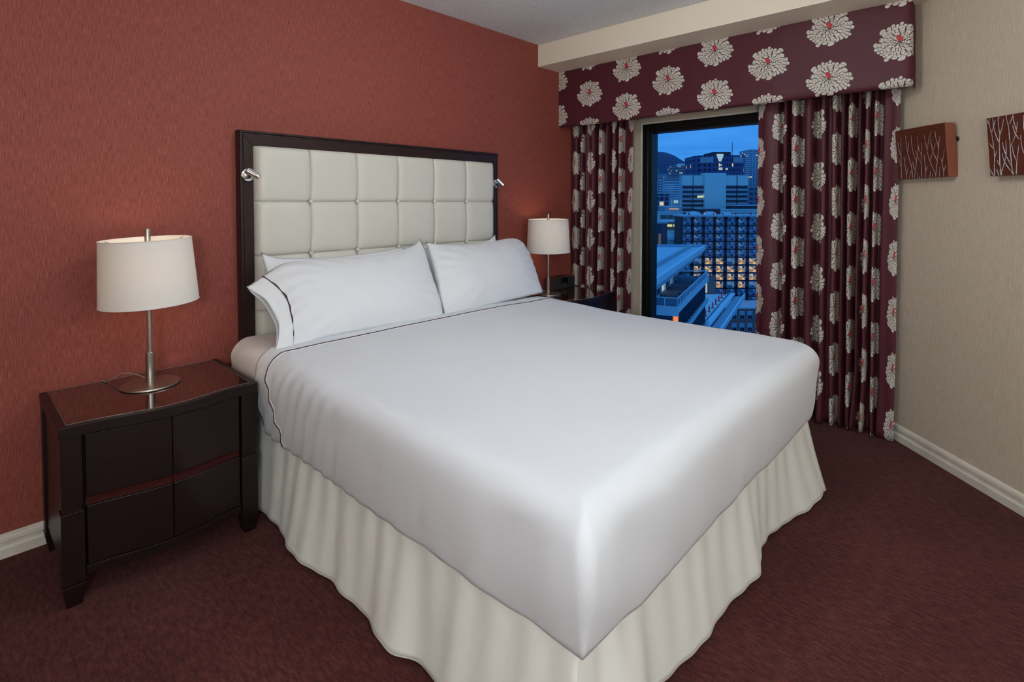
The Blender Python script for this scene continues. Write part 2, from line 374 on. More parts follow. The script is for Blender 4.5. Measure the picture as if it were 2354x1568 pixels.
# ------------------------------------------------------------------ curtains and pelmet
def curtain(name, knots, xc, zt, zb, material, label, lean, hemfun, cols, amp_scale=1.45, group=None):
    """knots: (y, depth) along the rail, larger depth = nearer the room; cosine eased between"""
    ys = [k[0] for k in knots]; nU = 420; nV = 60
    P = []; nS = len(knots)-1; per = 18; nU = nS*per
    for i in range(nS):
        a, b_ = knots[i], knots[i+1]; c_ = .19 if abs(a[1]-b_[1]) > .03 else .05
        for k in range(per):
            t = k/per; P.append((a[0]+(b_[0]-a[0])*(t+c_*math.sin(2*math.pi*t)), lerp(a[1], b_[1], .5-.5*math.cos(math.pi*t))))
    P.append(knots[-1])
    def fab(y):                    # fabric metres across: one column of flowers every .32 m of gathered cloth
        for k in range(len(cols)-1):
            if y >= cols[k+1] or k == len(cols)-2: return .32*(k+(y-cols[k])/(cols[k+1]-cols[k]))
    nom = [lerp(knots[i//per][0], knots[i//per+1][0], (i % per)/per) for i in range(nU)]+[knots[-1][0]]
    arc = [fab(y) for y in nom]
    mb = MB(); vs = []; uvs = []
    for j in range(nV+1):
        v = j/nV; v = v**.85 if False else v
        for i in range(nU+1):
            y, d = P[i]; q = i/nU
            zl = hemfun(q); z = lerp(zt, zl, v)
            k = .82+.30*v+.14*nzv(q*9, v*2.2, 3)
            yy = y+lean(q)*v+.010*nzv(q*6, v*3.1, 9)*v
            low = sstep(.86, 1, v)
            xx = xc-d*k*amp_scale-.020*low*(1+nzv(q*14, 5))-.01*nzv(q*11, v*5, 1)*v
            yy += .022*low*nzv(q*12, 8.1)
            vs.append((xx, yy, z)); uvs.append((arc[i], z))
    fs = []
    for j in range(nV):
        for i in range(nU):
            a = j*(nU+1)+i; fs.append((a, a+1, a+nU+2, a+nU+1))
    mb.add(vs, fs); mb.uv = 1
    o = mb.build(name, material, smooth=True, fix=False)
    ul = o.data.uv_layers.new(name='UVMap'); li = [0]*len(o.data.loops); o.data.loops.foreach_get('vertex_index', li)
    flat = []
    for k in li: flat += uvs[k]
    ul.data.foreach_set('uv', flat)
    sd = o.modifiers.new('cloth', 'SOLIDIFY'); sd.thickness = .0025; sd.offset = 1
    tag(o, label, 'curtain', group)
    return o
YR = [1.203, 1.147, 1.093, 1.076, 1.05, 1.028, 0.997, 0.96, 0.921, 0.871, 0.844, 0.811, 0.784, 0.76, 0.742, 0.724, 0.705, 0.679, 0.662, 0.644, 0.624, 0.6, 0.581, 0.563, 0.538, 0.473]
DR = [.012, .024, .018, -.036, .014, -.044, .026, -.05, .03, -.046, .028, -.016, .026, -.028, .02, -.034, .026, -.05, .018, -.034, .022, -.03, .022, -.03, .012, .02]
curtain('curtain', list(zip(YR, DR)), 3.545, 2.20, 0, M_drape_r, 'burgundy satin drape with cream chrysanthemums hanging beside the beige angled wall',
        lambda q: .035*math.sin(q*3.0)*(1-q)*-1+.02*q*(1-q), lambda q: .004+.02*abs(nzv(q*7, 2.2)), [1.2, 1.076, 0.991, 0.865, 0.775, 0.699, 0.624, 0.581, 0.483], group='flowered window drapes')
YL = [2.782, 2.725, 2.692, 2.661, 2.626, 2.591, 2.564, 2.528, 2.481, 2.44, 2.396, 2.374, 2.337, 2.296, 2.257, 2.229, 2.197, 2.165, 2.088]
YL = [2.088+(y-2.088)*(.583/.694) for y in YL]
DL = [.01, .02, -.03, .02, -.036, .024, .012, .024, -.044, .026, -.03, .02, -.044, .024, -.034, .022, -.03, .012, .02]
curtain('curtain', list(zip(YL, DL)), 3.55, 2.20, 0, M_drape_l, 'burgundy satin drape with cream chrysanthemums hanging against the red wall behind the nightstand',
        lambda q: .02*q, lambda q: .004+.02*abs(nzv(q*7, 4.2)), [2.63, 2.54, 2.481, 2.381, 2.272, 2.204, 2.102], group='flowered window drapes')

pel = thing('curtain_pelmet', 'burgundy chrysanthemum fabric pelmet box hanging under the cream soffit', 'pelmet', (3.375, 1.5, 1.89))
px_, py0, py1, pz0, pz1 = 3.375, .413, WY-.003, 1.888, 2.3215
mb = MB(); nU, nV = 120, 22; vs = []; uvs = []
# padded front face wrapping round the bottom, top and the free end
def pel_pt(i, j):
    y = lerp(py1, py0, i/nU); z = lerp(pz0, pz1, j/nV)
    x = px_+.004*nzv(y*3, z*4, 2)+.003*nzv(y*9, z*2, 5)
    e = min(1, (z-pz0)/.012); x += .008*(1-math.sqrt(max(0, 1-(1-e)**2)))
    e = min(1, (y-py0)/.012+.0); x += .010*(1-math.sqrt(max(0, 1-(1-e)**2)))
    yy = y+(.008*nzv(z*7, 1.3) if i == nU else 0)
    return (x, yy, z+.003*nzv(y*2.5, 7)*(1-j/nV))
for j in range(nV+1):
    for i in range(nU+1):
        p = pel_pt(i, j); vs.append(p); uvs.append((p[1], p[2]))
fs = [(j*(nU+1)+i, j*(nU+1)+i+1, (j+1)*(nU+1)+i+1, (j+1)*(nU+1)+i) for j in range(nV) for i in range(nU)]
# underside and the return at the free end
b0 = len(vs)
for i in range(nU+1): p = pel_pt(i, 0); vs.append((px_+.03, p[1], p[2])); uvs.append((p[1], p[2]-.03))
fs += [(i, b0+i, b0+i+1, i+1) for i in range(nU)]
b1 = len(vs)
for j in range(nV+1): p = pel_pt(nU, j); vs.append((3.502, p[1], p[2])); uvs.append((p[1]-.127, p[2]))
fs += [(j*(nU+1)+nU, (j+1)*(nU+1)+nU, b1+j+1, b1+j) for j in range(nV)] if False else [((j)*(nU+1)+nU, b1+j, b1+j+1, (j+1)*(nU+1)+nU) for j in range(nV)]
mb.add(vs, fs); mb.uv = 1
po = mb.build('pelmet_cover', M_pelmet, pel, smooth=True, fix=False)
ul = po.data.uv_layers.new(name='UVMap'); li = [0]*len(po.data.loops); po.data.loops.foreach_get('vertex_index', li); flat = []
for k in li: flat += uvs[k]
ul.data.foreach_set('uv', flat)
MB().box(px_+.012, px_+.03, py0+.01, py1, pz0+.008, pz1).build('pelmet_board', M_wood, pel)

# ------------------------------------------------------------------ headboard
HX0, HX1, HZ = .948, 2.646, 1.634
FY = 2.632
hb = thing('headboard', 'tall headboard of cream tufted faux leather panels in a dark wood frame', 'headboard', ((HX0+HX1)/2, WY, 0))
IX0, IX1, IZ = 1.013, 2.585, 1.562
def framebar(name, pts):           # pts: profile extruded between mitred ends; A->B outer edge, inner edge given
    return
def miter(outer, inner, name):
    # outer / inner: two end points each (x,z); profile across: lip, groove, flat
    mb = MB()
    cross = [(0, WY-.001), (0, FY+.006), (.06, FY-.004), (.14, FY-.004), (.17, FY+.006), (.27, FY+.006), (.30, FY), (.97, FY+.004), (1.0, FY+.010), (1.0, WY-.001)]
    n = len(cross); vs = []
    for k in (0, 1):
        for f_, y in cross:
            vs.append((lerp(outer[k][0], inner[k][0], f_), y, lerp(outer[k][1], inner[k][1], f_)))
    fs = [(i, i+1, n+i+1, n+i) for i in range(n-1)]+[tuple(range(n)), tuple(range(n, 2*n))[::-1]]
    return mb.add(vs, fs).build(name, M_frame, hb, bevel=.0012)
g = .0006
miter([(HX0, .05), (HX0, HZ-g)], [(IX0, .05), (IX0, IZ-g)], 'frame_stile')
miter([(HX1, .05), (HX1, HZ-g)], [(IX1, .05), (IX1, IZ-g)], 'frame_stile')
miter([(HX0+g, HZ), (HX1-g, HZ)], [(IX0+g, IZ), (IX1-g, IZ)], 'frame_rail')
PW = (IX1-IX0)/6; PH = .2605
def cushion_depth(a, b):            # a,b in [-1,1]
    return .040+.013*((1-abs(a)**5)*(1-abs(b)**5))**.6-.008*(abs(a)**8*abs(b)**8)
def cell_mesh(bl, br):               # bl, br: how far the left and right seams bow between the buttons
    mb = MB()
    def cell(u, v):
        a, b_ = 2*u-1, 2*v-1
        bow = (bl if a < 0 else br)*(1-b_*b_)
        d = cushion_depth(a, b_)
        if (a < 0 and bl == 0) or (a > 0 and br == 0): d -= .022*abs(a)**14
        return (a*(PW/2-.0003)+bow*abs(a)**3, -d, b_*(PH/2-.0003))
    n = 20; mb.grid(cell, n, n); n0 = len(mb.v); w_ = n+1
    rim = [i for i in range(w_)]+[j*w_+n for j in range(1, w_)]+[n*w_+i for i in range(n-1, -1, -1)]+[j*w_ for j in range(n-1, 0, -1)]
    mb.v += [(mb.v[i][0], 0, mb.v[i][2]) for i in rim]; L = len(rim)
    mb.f += [(rim[k], n0+k, n0+(k+1) % L, rim[(k+1) % L]) for k in range(L)]; mb.m += [0]*L
    return mb.mesh('tufted_panel', M_leather, smooth=True)
cell_left, cell_me, cell_right = cell_mesh(0, .007), cell_mesh(.007, .007), cell_mesh(.007, 0)
but_me = MB().lathe([(0, .007), (.005, .0064), (.009, .0042), (.0105, .001), (.0100, -.010)], n=16, M=Matrix.Rotation(R(90), 3, 'X')).mesh('tuft_button', M_leather, smooth=True)
for j in range(5):
    zc = IZ-(j+.5)*PH
    for i in range(6):
        o = bpy.data.objects.new('tufted_panel', cell_left if i == 0 else cell_right if i == 5 else cell_me); COL.objects.link(o); o.location = (IX0+(i+.5)*PW, FY+.012, zc); put(o, hb)
for j in range(1, 4):
    for i in range(1, 6):
        o = bpy.data.objects.new('tuft_button', but_me); COL.objects.link(o); o.location = (IX0+i*PW, FY+.012-.051, IZ-j*PH); put(o, hb)
for i in range(1, 6):
    for j in range(4):
        path = []
        for k in range(13):
            b_ = 1-2*k/12
            path.append((IX0+i*PW+.007*(1-b_*b_), FY+.012-.0395, IZ-(j+.5)*PH+b_*PH/2))
        MB().tube(path, .0019, 6).build('welt_seam', M_seam, hb, smooth=True)
# chrome reading spots screwed to the frame
def reading_lamp(c, aim, label):
    t = thing('reading_lamp', label, 'lamp', c, 0, 'chrome reading spots on the headboard')
    cx_, cy_, cz_ = c; Mx = Matrix.Rotation(R(90), 3, 'X')
    MB().lathe([(0, 0), (.030, 0), (.0305, .004), (.029, .007), (.026, .0085), (0, .010)], c, 32, M=Mx).build('mount_disc', M_chrome, t, smooth=True, angle=35)
    MB().lathe([(0, .009), (.0085, .009), (.0085, .0125), (.006, .014), (0, .014)], (cx_+.001, cy_, cz_-.009), 20, M=Mx).build('switch_button', M_black, t, smooth=True, angle=35)
    a = Vector(aim).normalized(); j = Vector((cx_+.004, cy_-.016, cz_+.010))
    MB().tube([(cx_+.002, cy_-.006, cz_+.010), tuple(j), tuple(j+Vector((0, -.010, 0)))], .006, 12).build('swivel_arm', M_chrome, t, smooth=True, angle=40)
    s = j+Vector((0, -.016, .004)); rot = a.to_track_quat('Z', 'Y').to_matrix()
    MB().lathe([(0, -.022), (.009, -.021), (.012, -.017), (.0125, .030), (.0135, .031), (.0135, .040), (.0105, .040), (.0095, .036), (0, .0355)], tuple(s), 24, M=rot).build('lamp_head', M_chrome, t, smooth=True, angle=35)
    MB().lathe([(0, .037), (.0075, .037), (.0075, .0365)], tuple(s), 16, M=rot).build('lens', M_edge, t, smooth=True)
reading_lamp((.984, FY-.001, 1.425), (.75, -.35, -.55), 'chrome reading spot on the left headboard post nearer the big lamp')
reading_lamp((2.622, FY-.001, 1.425), (.45, -.55, -.7), 'chrome reading spot on the right headboard post nearer the window')

# ------------------------------------------------------------------ bed
BX0, BX1, BY0 = .868, 2.705, .615
HW = (BX1-BX0)/2
bed = thing('bed', 'king size bed mattress in a warm white fitted sheet against the headboard', 'bed', ((BX0+BX1)/2, 1.6, 0))
def crown(x, y):
    u = (x-(BX0+BX1)/2)/HW
    return .664+.022*sstep(1.5, 2.3, y)+.010*(1-u*u)
def upath(d, r_near, r_far, yh, n_c=10, n_s=110, n_f=90):
    """open U outline from the head on the near side, round the foot, to the head on the far side, inset by d"""
    x0, x1, yf = BX0+d, BX1-d, BY0+min(d, 1.3)
    rn, rf = max(r_near-d, .004), max(r_far-d, .004)
    lim = max(.002, (x1-x0)/2*.98); rn = min(rn, lim); rf = min(rf, lim)
    P = []
    for i in range(n_s): P.append((x0, lerp(yh, yf+rn, i/n_s)))
    for i in range(n_c): a = math.pi+math.pi/2*i/n_c; P.append((x0+rn+rn*math.cos(a), yf+rn+rn*math.sin(a)))
    for i in range(n_f): P.append((lerp(x0+rn, x1-rf, i/n_f), yf))
    for i in range(n_c): a = -math.pi/2+math.pi/2*i/n_c; P.append((x1-rf+rf*math.cos(a), yf+rf+rf*math.sin(a)))
    for i in range(n_s+1): P.append((x1, lerp(yf+rf, yh, i/n_s)))
    return P
def bedshell(yh, off, zb, rn, rf, wr):
    lev = [(.058, zb-.004), (.036, zb), (.028, zb+.02), (.022, zb+.05), (.016, zb+.08), (.011, zb+.11), (.007, zb+.14), (.003, zb+.18), (0, zb+.225)]
    r = .070; zt0 = .664
    lev = [l for l in lev if l[1] < zt0-r-.01]
    out = []
    for d, z in lev: out.append((d, z, 0))
    for k in range(0, 9):
        a = R(90*k/8); out.append((r-r*math.cos(a), zt0-r+r*math.sin(a), k/8))
    for k in range(1, 19): out.append((lerp(r, HW-.001, (k/18)**1.0), zt0, 1))
    mb = MB(); n = None; vs = []
    for d, z, t in out:
        P = upath(d-off, rn, rf, yh); n = len(P)
        for i, (x, y) in enumerate(P):
            zz = z+(crown(x, y)-.664)*(t if z < zt0 else 1)+off*t
            if z < .5 and d < .1: zz += .012*nzv(x*2.3, y*2.3, 4)+.006*nzv(x*9, y*9, 1)
            # tension folds of the cloth
            k = wr*(.010*nzv(x*1.7, y*1.7, z*1.2)+.004*nzv(x*6, y*6, z*2.5))
            sidew = 1-t
            near_corner = math.exp(-((x-BX0)**2+(y-BY0)**2)/.10)+.7*math.exp(-((x-BX1)**2+(y-BY0)**2)/.07)
            fold = wr*near_corner*.015*math.sin(14*(z+1.2*(x+y)))*sidew*math.sin(min(1, (z-.36)/.3)*math.pi)
            side_r = wr*sidew*(.0050*math.sin(78*(y+.6*z)+6*nzv(y*2, z*3))*sstep(1.1, 2.1, y)+.0022*nzv((x+y)*16+4*z, z*5, 6))
            cxm, cym = (BX0+BX1)/2, 1.6
            if t < 1:
                v = Vector((x-max(min(x, BX1-.3), BX0+.3), y-max(min(y, 9), BY0+.3), 0))
                v = v.normalized() if v.length > 1e-6 else Vector((0, 0, 0))
                m_ = (k+fold+side_r)*sidew
                x += v.x*m_; y += v.y*m_
            zz += k*.8*t
            vs.append((x, y, zz))
    fs = [(l*n+i, l*n+i+1, (l+1)*n+i+1, (l+1)*n+i) for l in range(len(out)-1) for i in range(n-1)]
    b0 = (len(out)-1)*n
    for i in range(n//2):                        # last ring folds shut along the middle
        x = ((BX0+BX1)/2); p, q = vs[b0+i], vs[b0+n-1-i]; m_ = (x, (p[1]+q[1])/2, (p[2]+q[2])/2); vs[b0+i] = m_; vs[b0+n-1-i] = m_
    mb.add(vs, fs); return mb
mt = bedshell(2.575, -.013, .342, .04, .15, .6)
# close the head end of the mattress
mo = mt.build('mattress', M_fitted, bed, smooth=True)
md = MB().box(BX0+.06, BX1-.06, 2.535, 2.574, .36, .64).build('mattress_end', M_fitted, bed, bevel=.03, seg=4)
MB().box(BX0+.05, BX1-.05, .72, 2.56, .10, .35).build('box_spring', M_skirt, bed, bevel=.02)
for lx in (BX0+.15, BX1-.15):
    for ly in (.85, 2.45): MB().lathe([(0, 0), (.025, 0), (.03, .1), (0, .1)], (lx, ly, 0), 16).build('leg', M_black, bed, smooth=True, angle=40)
ts = thing('top_sheet', 'white top sheet pulled smooth over the bed and tucked at the foot', 'sheet', ((BX0+BX1)/2, 1.4, .38))
so = bedshell(2.26, .004, .338, .032, .14, 1.0).build('sheet_cloth', M_sheet, ts, smooth=True)
so.modifiers.new('cloth', 'SOLIDIFY').thickness = .003
# hem piping and stitched edge across the turn-down
def cross(yh, off):
    P = []
    def pt(d, z, t):
        P.append((d, z, t))
    for z in (.375, .40, .44, .50, .555): P.append((BX0-off, z))
    r = .10
    for k in range(1, 9):
        a = R(90*k/8); P.append((BX0-off+r-r*math.cos(a), .564+(r+off)*math.sin(a)+(crown(BX0+.1, yh)-.664)*k/8))
    for k in range(1, 28):
        x = lerp(BX0+r, BX1-r, k/28); P.append((x, crown(x, yh)+off))
    for k in range(0, 9):
        a = R(90-90*k/8); P.append((BX1+off-r+r*math.cos(a), .564+(r+off)*math.sin(a)+(crown(BX1-.1, yh)-.664)*(1-k/8)))
    return [(x, yh+.006*math.sin(x*3), z) for x, z in P]
def onto(yh, r, name, material, lift):
    pts = cross(yh, .004+lift)
    MB().tube(pts, r, 6).build(name, material, ts, smooth=True)
M_stitch = mat('white_stitching', sr(238, 238, 240), .8)[0]

# bed skirt: three hanging panels with a split at each foot corner
sk = thing('bed_skirt', 'ivory cloth valance hanging in soft folds below the mattress', 'bed skirt', ((BX0+BX1)/2, 1.6, 0))
def skirt_panel(A, B, nrm, seed, foldf, amp, flare, z1, endlift=0):
    L_ = math.hypot(B[0]-A[0], B[1]-A[1]); n = int(L_*70); nv = 22
    def pt(u, v):
        s_ = u*L_
        ph = s_*foldf+2.2*nzv(s_*1.7, seed)
        w_ = amp*(.75*math.sin(ph)+.55*math.sin(ph*1.73+seed)+.35*nzv(s_*9, seed*3))
        w2 = .004*math.sin(s_*55+3*nzv(s_*3, seed))
        k = v**1.25
        off = .004+flare*k+w_*k*.9+w2*(1-.4*v)*min(1, v*6)
        x = lerp(A[0], B[0], u)+nrm[0]*off; y = lerp(A[1], B[1], u)+nrm[1]*off
        along = .03*k*nzv(s_*2.1, seed+7)+endlift*k*sstep(.72, 1, u)
        if endlift: off2 = .045*k*sstep(.80, 1, u); x += nrm[0]*off2; y += nrm[1]*off2
        x += (B[0]-A[0])/L_*along; y += (B[1]-A[1])/L_*along
        z = lerp(z1, .012+.010*abs(nzv(s_*3, seed+2)), v)
        return (x, y, z)
    o = MB().grid(pt, n, nv).build('skirt_panel', M_skirt, sk, smooth=True)
    o.modifiers.new('cloth', 'SOLIDIFY').thickness = .003
    hem = [pt(i/n, 1) for i in range(n+1)]
    hem2 = MB().tube([(p[0], p[1], p[2]+.002) for p in hem], .0032, 6).build('hem', M_skirt, o, smooth=True)
    return o
ix = .052
skirt_panel((BX0+ix, 2.56), (BX0+ix, BY0+.048), (-1, 0), 1.3, 12.0, .019, .046, .36)
skirt_panel((BX0+ix+.004, BY0+.072), (BX1-ix-.005, BY0+.072), (0, -1), 4.7, 9.5, .026, .034, .36, .035)
skirt_panel((BX1-ix, BY0+.065), (BX1-ix, 2.56), (1, 0), 7.9, 13.0, .017, .046, .36)

# piping is laid on the sheet by ray casting
dg = bpy.context.evaluated_depsgraph_get()
def lay(yh, r, name, material):
    from mathutils.bvhtree import BVHTree
    bv = BVHTree.FromObject(so, dg)
    pts = []
    # near side, rising
    Minv = ts.matrix_world
    off = Vector(ts.location)
    def hit(o, d):
        h = bv.ray_cast(Vector(o)-off_obj, Vector(d)); return h[0]+off_obj+h[1]*(r*.3) if h[0] else None
    off_obj = Vector((0, 0, 0))
    N_ = 260
    for k in range(N_+1):
        a = R(180-180*k/N_)
        c = Vector(((BX0+BX1)/2, yh+.006*math.sin(k*.06), .352))
        d = Vector((math.cos(a)*1.0, 0, math.sin(a)*.30)).normalized()
        h = bv.ray_cast(c+d*3, -d)
        if h[0]:
            dy = .10*sstep(.64, .40, h[0].z) if False else .10*max(0, min(1, (.64-h[0].z)/.24))
            h = bv.ray_cast(c+d*3-Vector((0, dy, 0)), -d); pts.append(h[0]+h[1]*(r*.6))
    MB().tube(pts, r, 6).build(name, material, ts, smooth=True)
lay(2.160, .0020, 'piping', M_pipe)
lay(2.147, .0010, 'stitch_line', M_stitch)

# pillows -------------------------------------------------------------
def resample(pts, n):
    P = [Vector((*p, 0)) for p in pts]
    fine = []
    for i in range(len(P)-1):
        a = P[max(i-1, 0)]; b_ = P[i]; c = P[i+1]; d = P[min(i+2, len(P)-1)]
        for k in range(16):
            t = k/16; fine.append(.5*((2*b_)+(c-a)*t+(2*a-5*b_+4*c-d)*t*t+(-a+3*b_-3*c+d)*t**3))
    fine.append(P[-1]); L_ = [0]
    for i in range(len(fine)-1): L_.append(L_[-1]+(fine[i+1]-fine[i]).length)
    out = []; j = 0
    for k in range(n+1):
        s_ = L_[-1]*k/n
        while j < len(fine)-2 and L_[j+1] < s_: j += 1
        t = (s_-L_[j])/max(1e-9, L_[j+1]-L_[j]); out.append(fine[j].lerp(fine[j+1], min(1, t)))
    return out
def pillow(label, base_y, base_z, tilt, bot, top, left, right, Tf, Tb, cuff=None, seed=0.0):
    """outline curves are in the pillow's own plane: (across, up the slope)"""
    vdir = Vector((0, math.cos(tilt), math.sin(tilt))); ndir = Vector((0, -math.sin(tilt), math.cos(tilt)))
    o0 = Vector((0, base_y, base_z)); nu, nv = 48, 36
    Bc, Tc, Lc, Rc = resample(bot, nu), resample(top, nu), resample(left, nv), resample(right, nv)
    cxp = sum(p[0] for p in bot)/len(bot)
    t = thing('pillow', label, 'pillow', (cxp, base_y, base_z), 0, 'white bed pillows')
    def plane(i, j):
        u, v = i/nu, j/nv
        c = Bc[i]*(1-v)+Tc[i]*v+Lc[j]*(1-u)+Rc[j]*u-(Bc[0]*(1-u)*(1-v)+Bc[nu]*u*(1-v)+Tc[0]*(1-u)*v+Tc[nu]*u*v)
        return c
    def thick(u, v):
        a, b_ = 2*u-1, 2*v-1
        fa = (1-min(1, abs(a))**2.6)**.62
        if cuff and a < 0: fa = .42+.58*fa
        fb = (1-abs(b_)**2.6)**.62 if b_ > 0 else (1-abs(b_)**2.2)**.9
        return fa*fb
    def pos(c, off): return o0+Vector((c[0], 0, 0))+vdir*c[1]+ndir*off
    def surf(front):
        def f(u, v):
            i, j = round(u*nu), round(v*nv); c = plane(i, j)
            th = thick(u, v); T_ = Tf if front else -Tb
            a, b_ = 2*u-1, 2*v-1
            edge = max(abs(a), abs(b_))
            wr = .006*nzv(c[0]*5+seed, c[1]*5, seed)+.0035*nzv(c[0]*14, c[1]*10+seed, 2)
            rad = .0045*math.sin(22*math.atan2(b_, a)+seed)*sstep(.45, .9, math.hypot(a, b_)/1.2)
            sag = 0
            return pos(c, T_*th+(wr+rad)*min(1, th*2.2)+sag)
        return f
    mb = MB(); mb.grid(surf(True), nu, nv); mb.grid(surf(False), nu, nv, flip=True)
    body = mb.build('pillowcase', M_pillow, t, smooth=True)
    if cuff:
        Cc = resample(cuff, nv)
        def cf(front):
            def f(k, v):
                j = round(v*nv); a = Lc[j]; c = a.lerp(Cc[j], k)
                fb = (1-abs(2*v-1)**2.6)**.62*.42
                T_ = (Tf if front else -Tb)*(1-.35*k)
                return pos(c, T_*fb+.004*math.sin(v*19)*k+(.006 if front else -.006)*k*fb+.003*nzv(v*7, k*3, 3))
            return f
        mb = MB(); mb.grid(cf(True), 10, nv); mb.grid(cf(False), 10, nv, flip=True)
        co_ = mb.build('pillowcase_cuff', M_pillow, t, smooth=True); co_.modifiers.new('cloth', 'SOLIDIFY').thickness = .0025
        f = surf(True)
        MB().tube([f(0, j/nv)+ndir*.0025 for j in range(nv+1)], .0026, 6).build('piping', M_pipe, t, smooth=True)
        g_ = cf(True)
        MB().tube([g_(1, j/nv) for j in range(nv+1)], .0026, 6).build('cuff_hem', M_pillow, t, smooth=True)
    return t
TL = R(54.6)
pillow('white pillow at the front left with burgundy piping and an open cuff', 2.24, .695, TL,
       bot=[(1.000, -.03), (1.14, -.004), (1.395, -.004), (1.70, -.008), (1.835, -.012)],
       top=[(.965, .335), (1.04, .378), (1.12, .398), (1.31, .394), (1.556, .394), (1.79, .428), (1.89, .478)],
       left=[(1.000, -.03), (1.018, .05), (1.026, .14), (1.022, .215), (.965, .335)],
       right=[(1.835, -.012), (1.86, .10), (1.868, .25), (1.892, .40), (1.89, .478)], Tf=.085, Tb=.045,
       cuff=[(.905, -.058), (.955, .03), (.968, .12), (.945, .205), (.892, .293)], seed=1.1)
pillow('white pillow at the front right leaning beside the second lamp', 2.24, .691, TL,
       bot=[(1.845, -.006), (2.10, .0), (2.40, .012), (2.685, .02)],
       top=[(1.925, .462), (2.0, .440), (2.125, .424), (2.32, .419), (2.553, .440), (2.67, .440), (2.735, .400)],
       left=[(1.845, -.006), (1.862, .12), (1.905, .334), (1.925, .462)],
       right=[(2.685, .02), (2.70, .12), (2.728, .27), (2.735, .400)], Tf=.088, Tb=.045, seed=4.2)
T2 = R(72)
pillow('white pillow standing behind the front left one against the cream panels', 2.435, .69, T2,
       bot=[(1.05, 0), (1.4, 0), (1.75, 0)], top=[(1.008, .395), (1.10, .360), (1.35, .345), (1.62, .352), (1.80, .37)],
       left=[(1.05, 0), (1.035, .15), (1.008, .395)], right=[(1.75, 0), (1.78, .15), (1.80, .37)], Tf=.05, Tb=.045, seed=7.3)
pillow('white pillow standing behind the front right one against the cream panels', 2.435, .69, T2,
       bot=[(1.86, 0), (2.2, 0), (2.5, 0)], top=[(1.84, .36), (2.1, .345), (2.35, .355), (2.48, .375), (2.548, .408)],
       left=[(1.86, 0), (1.85, .15), (1.84, .36)], right=[(2.5, 0), (2.52, .15), (2.548, .408)], Tf=.05, Tb=.045, seed=9.9)

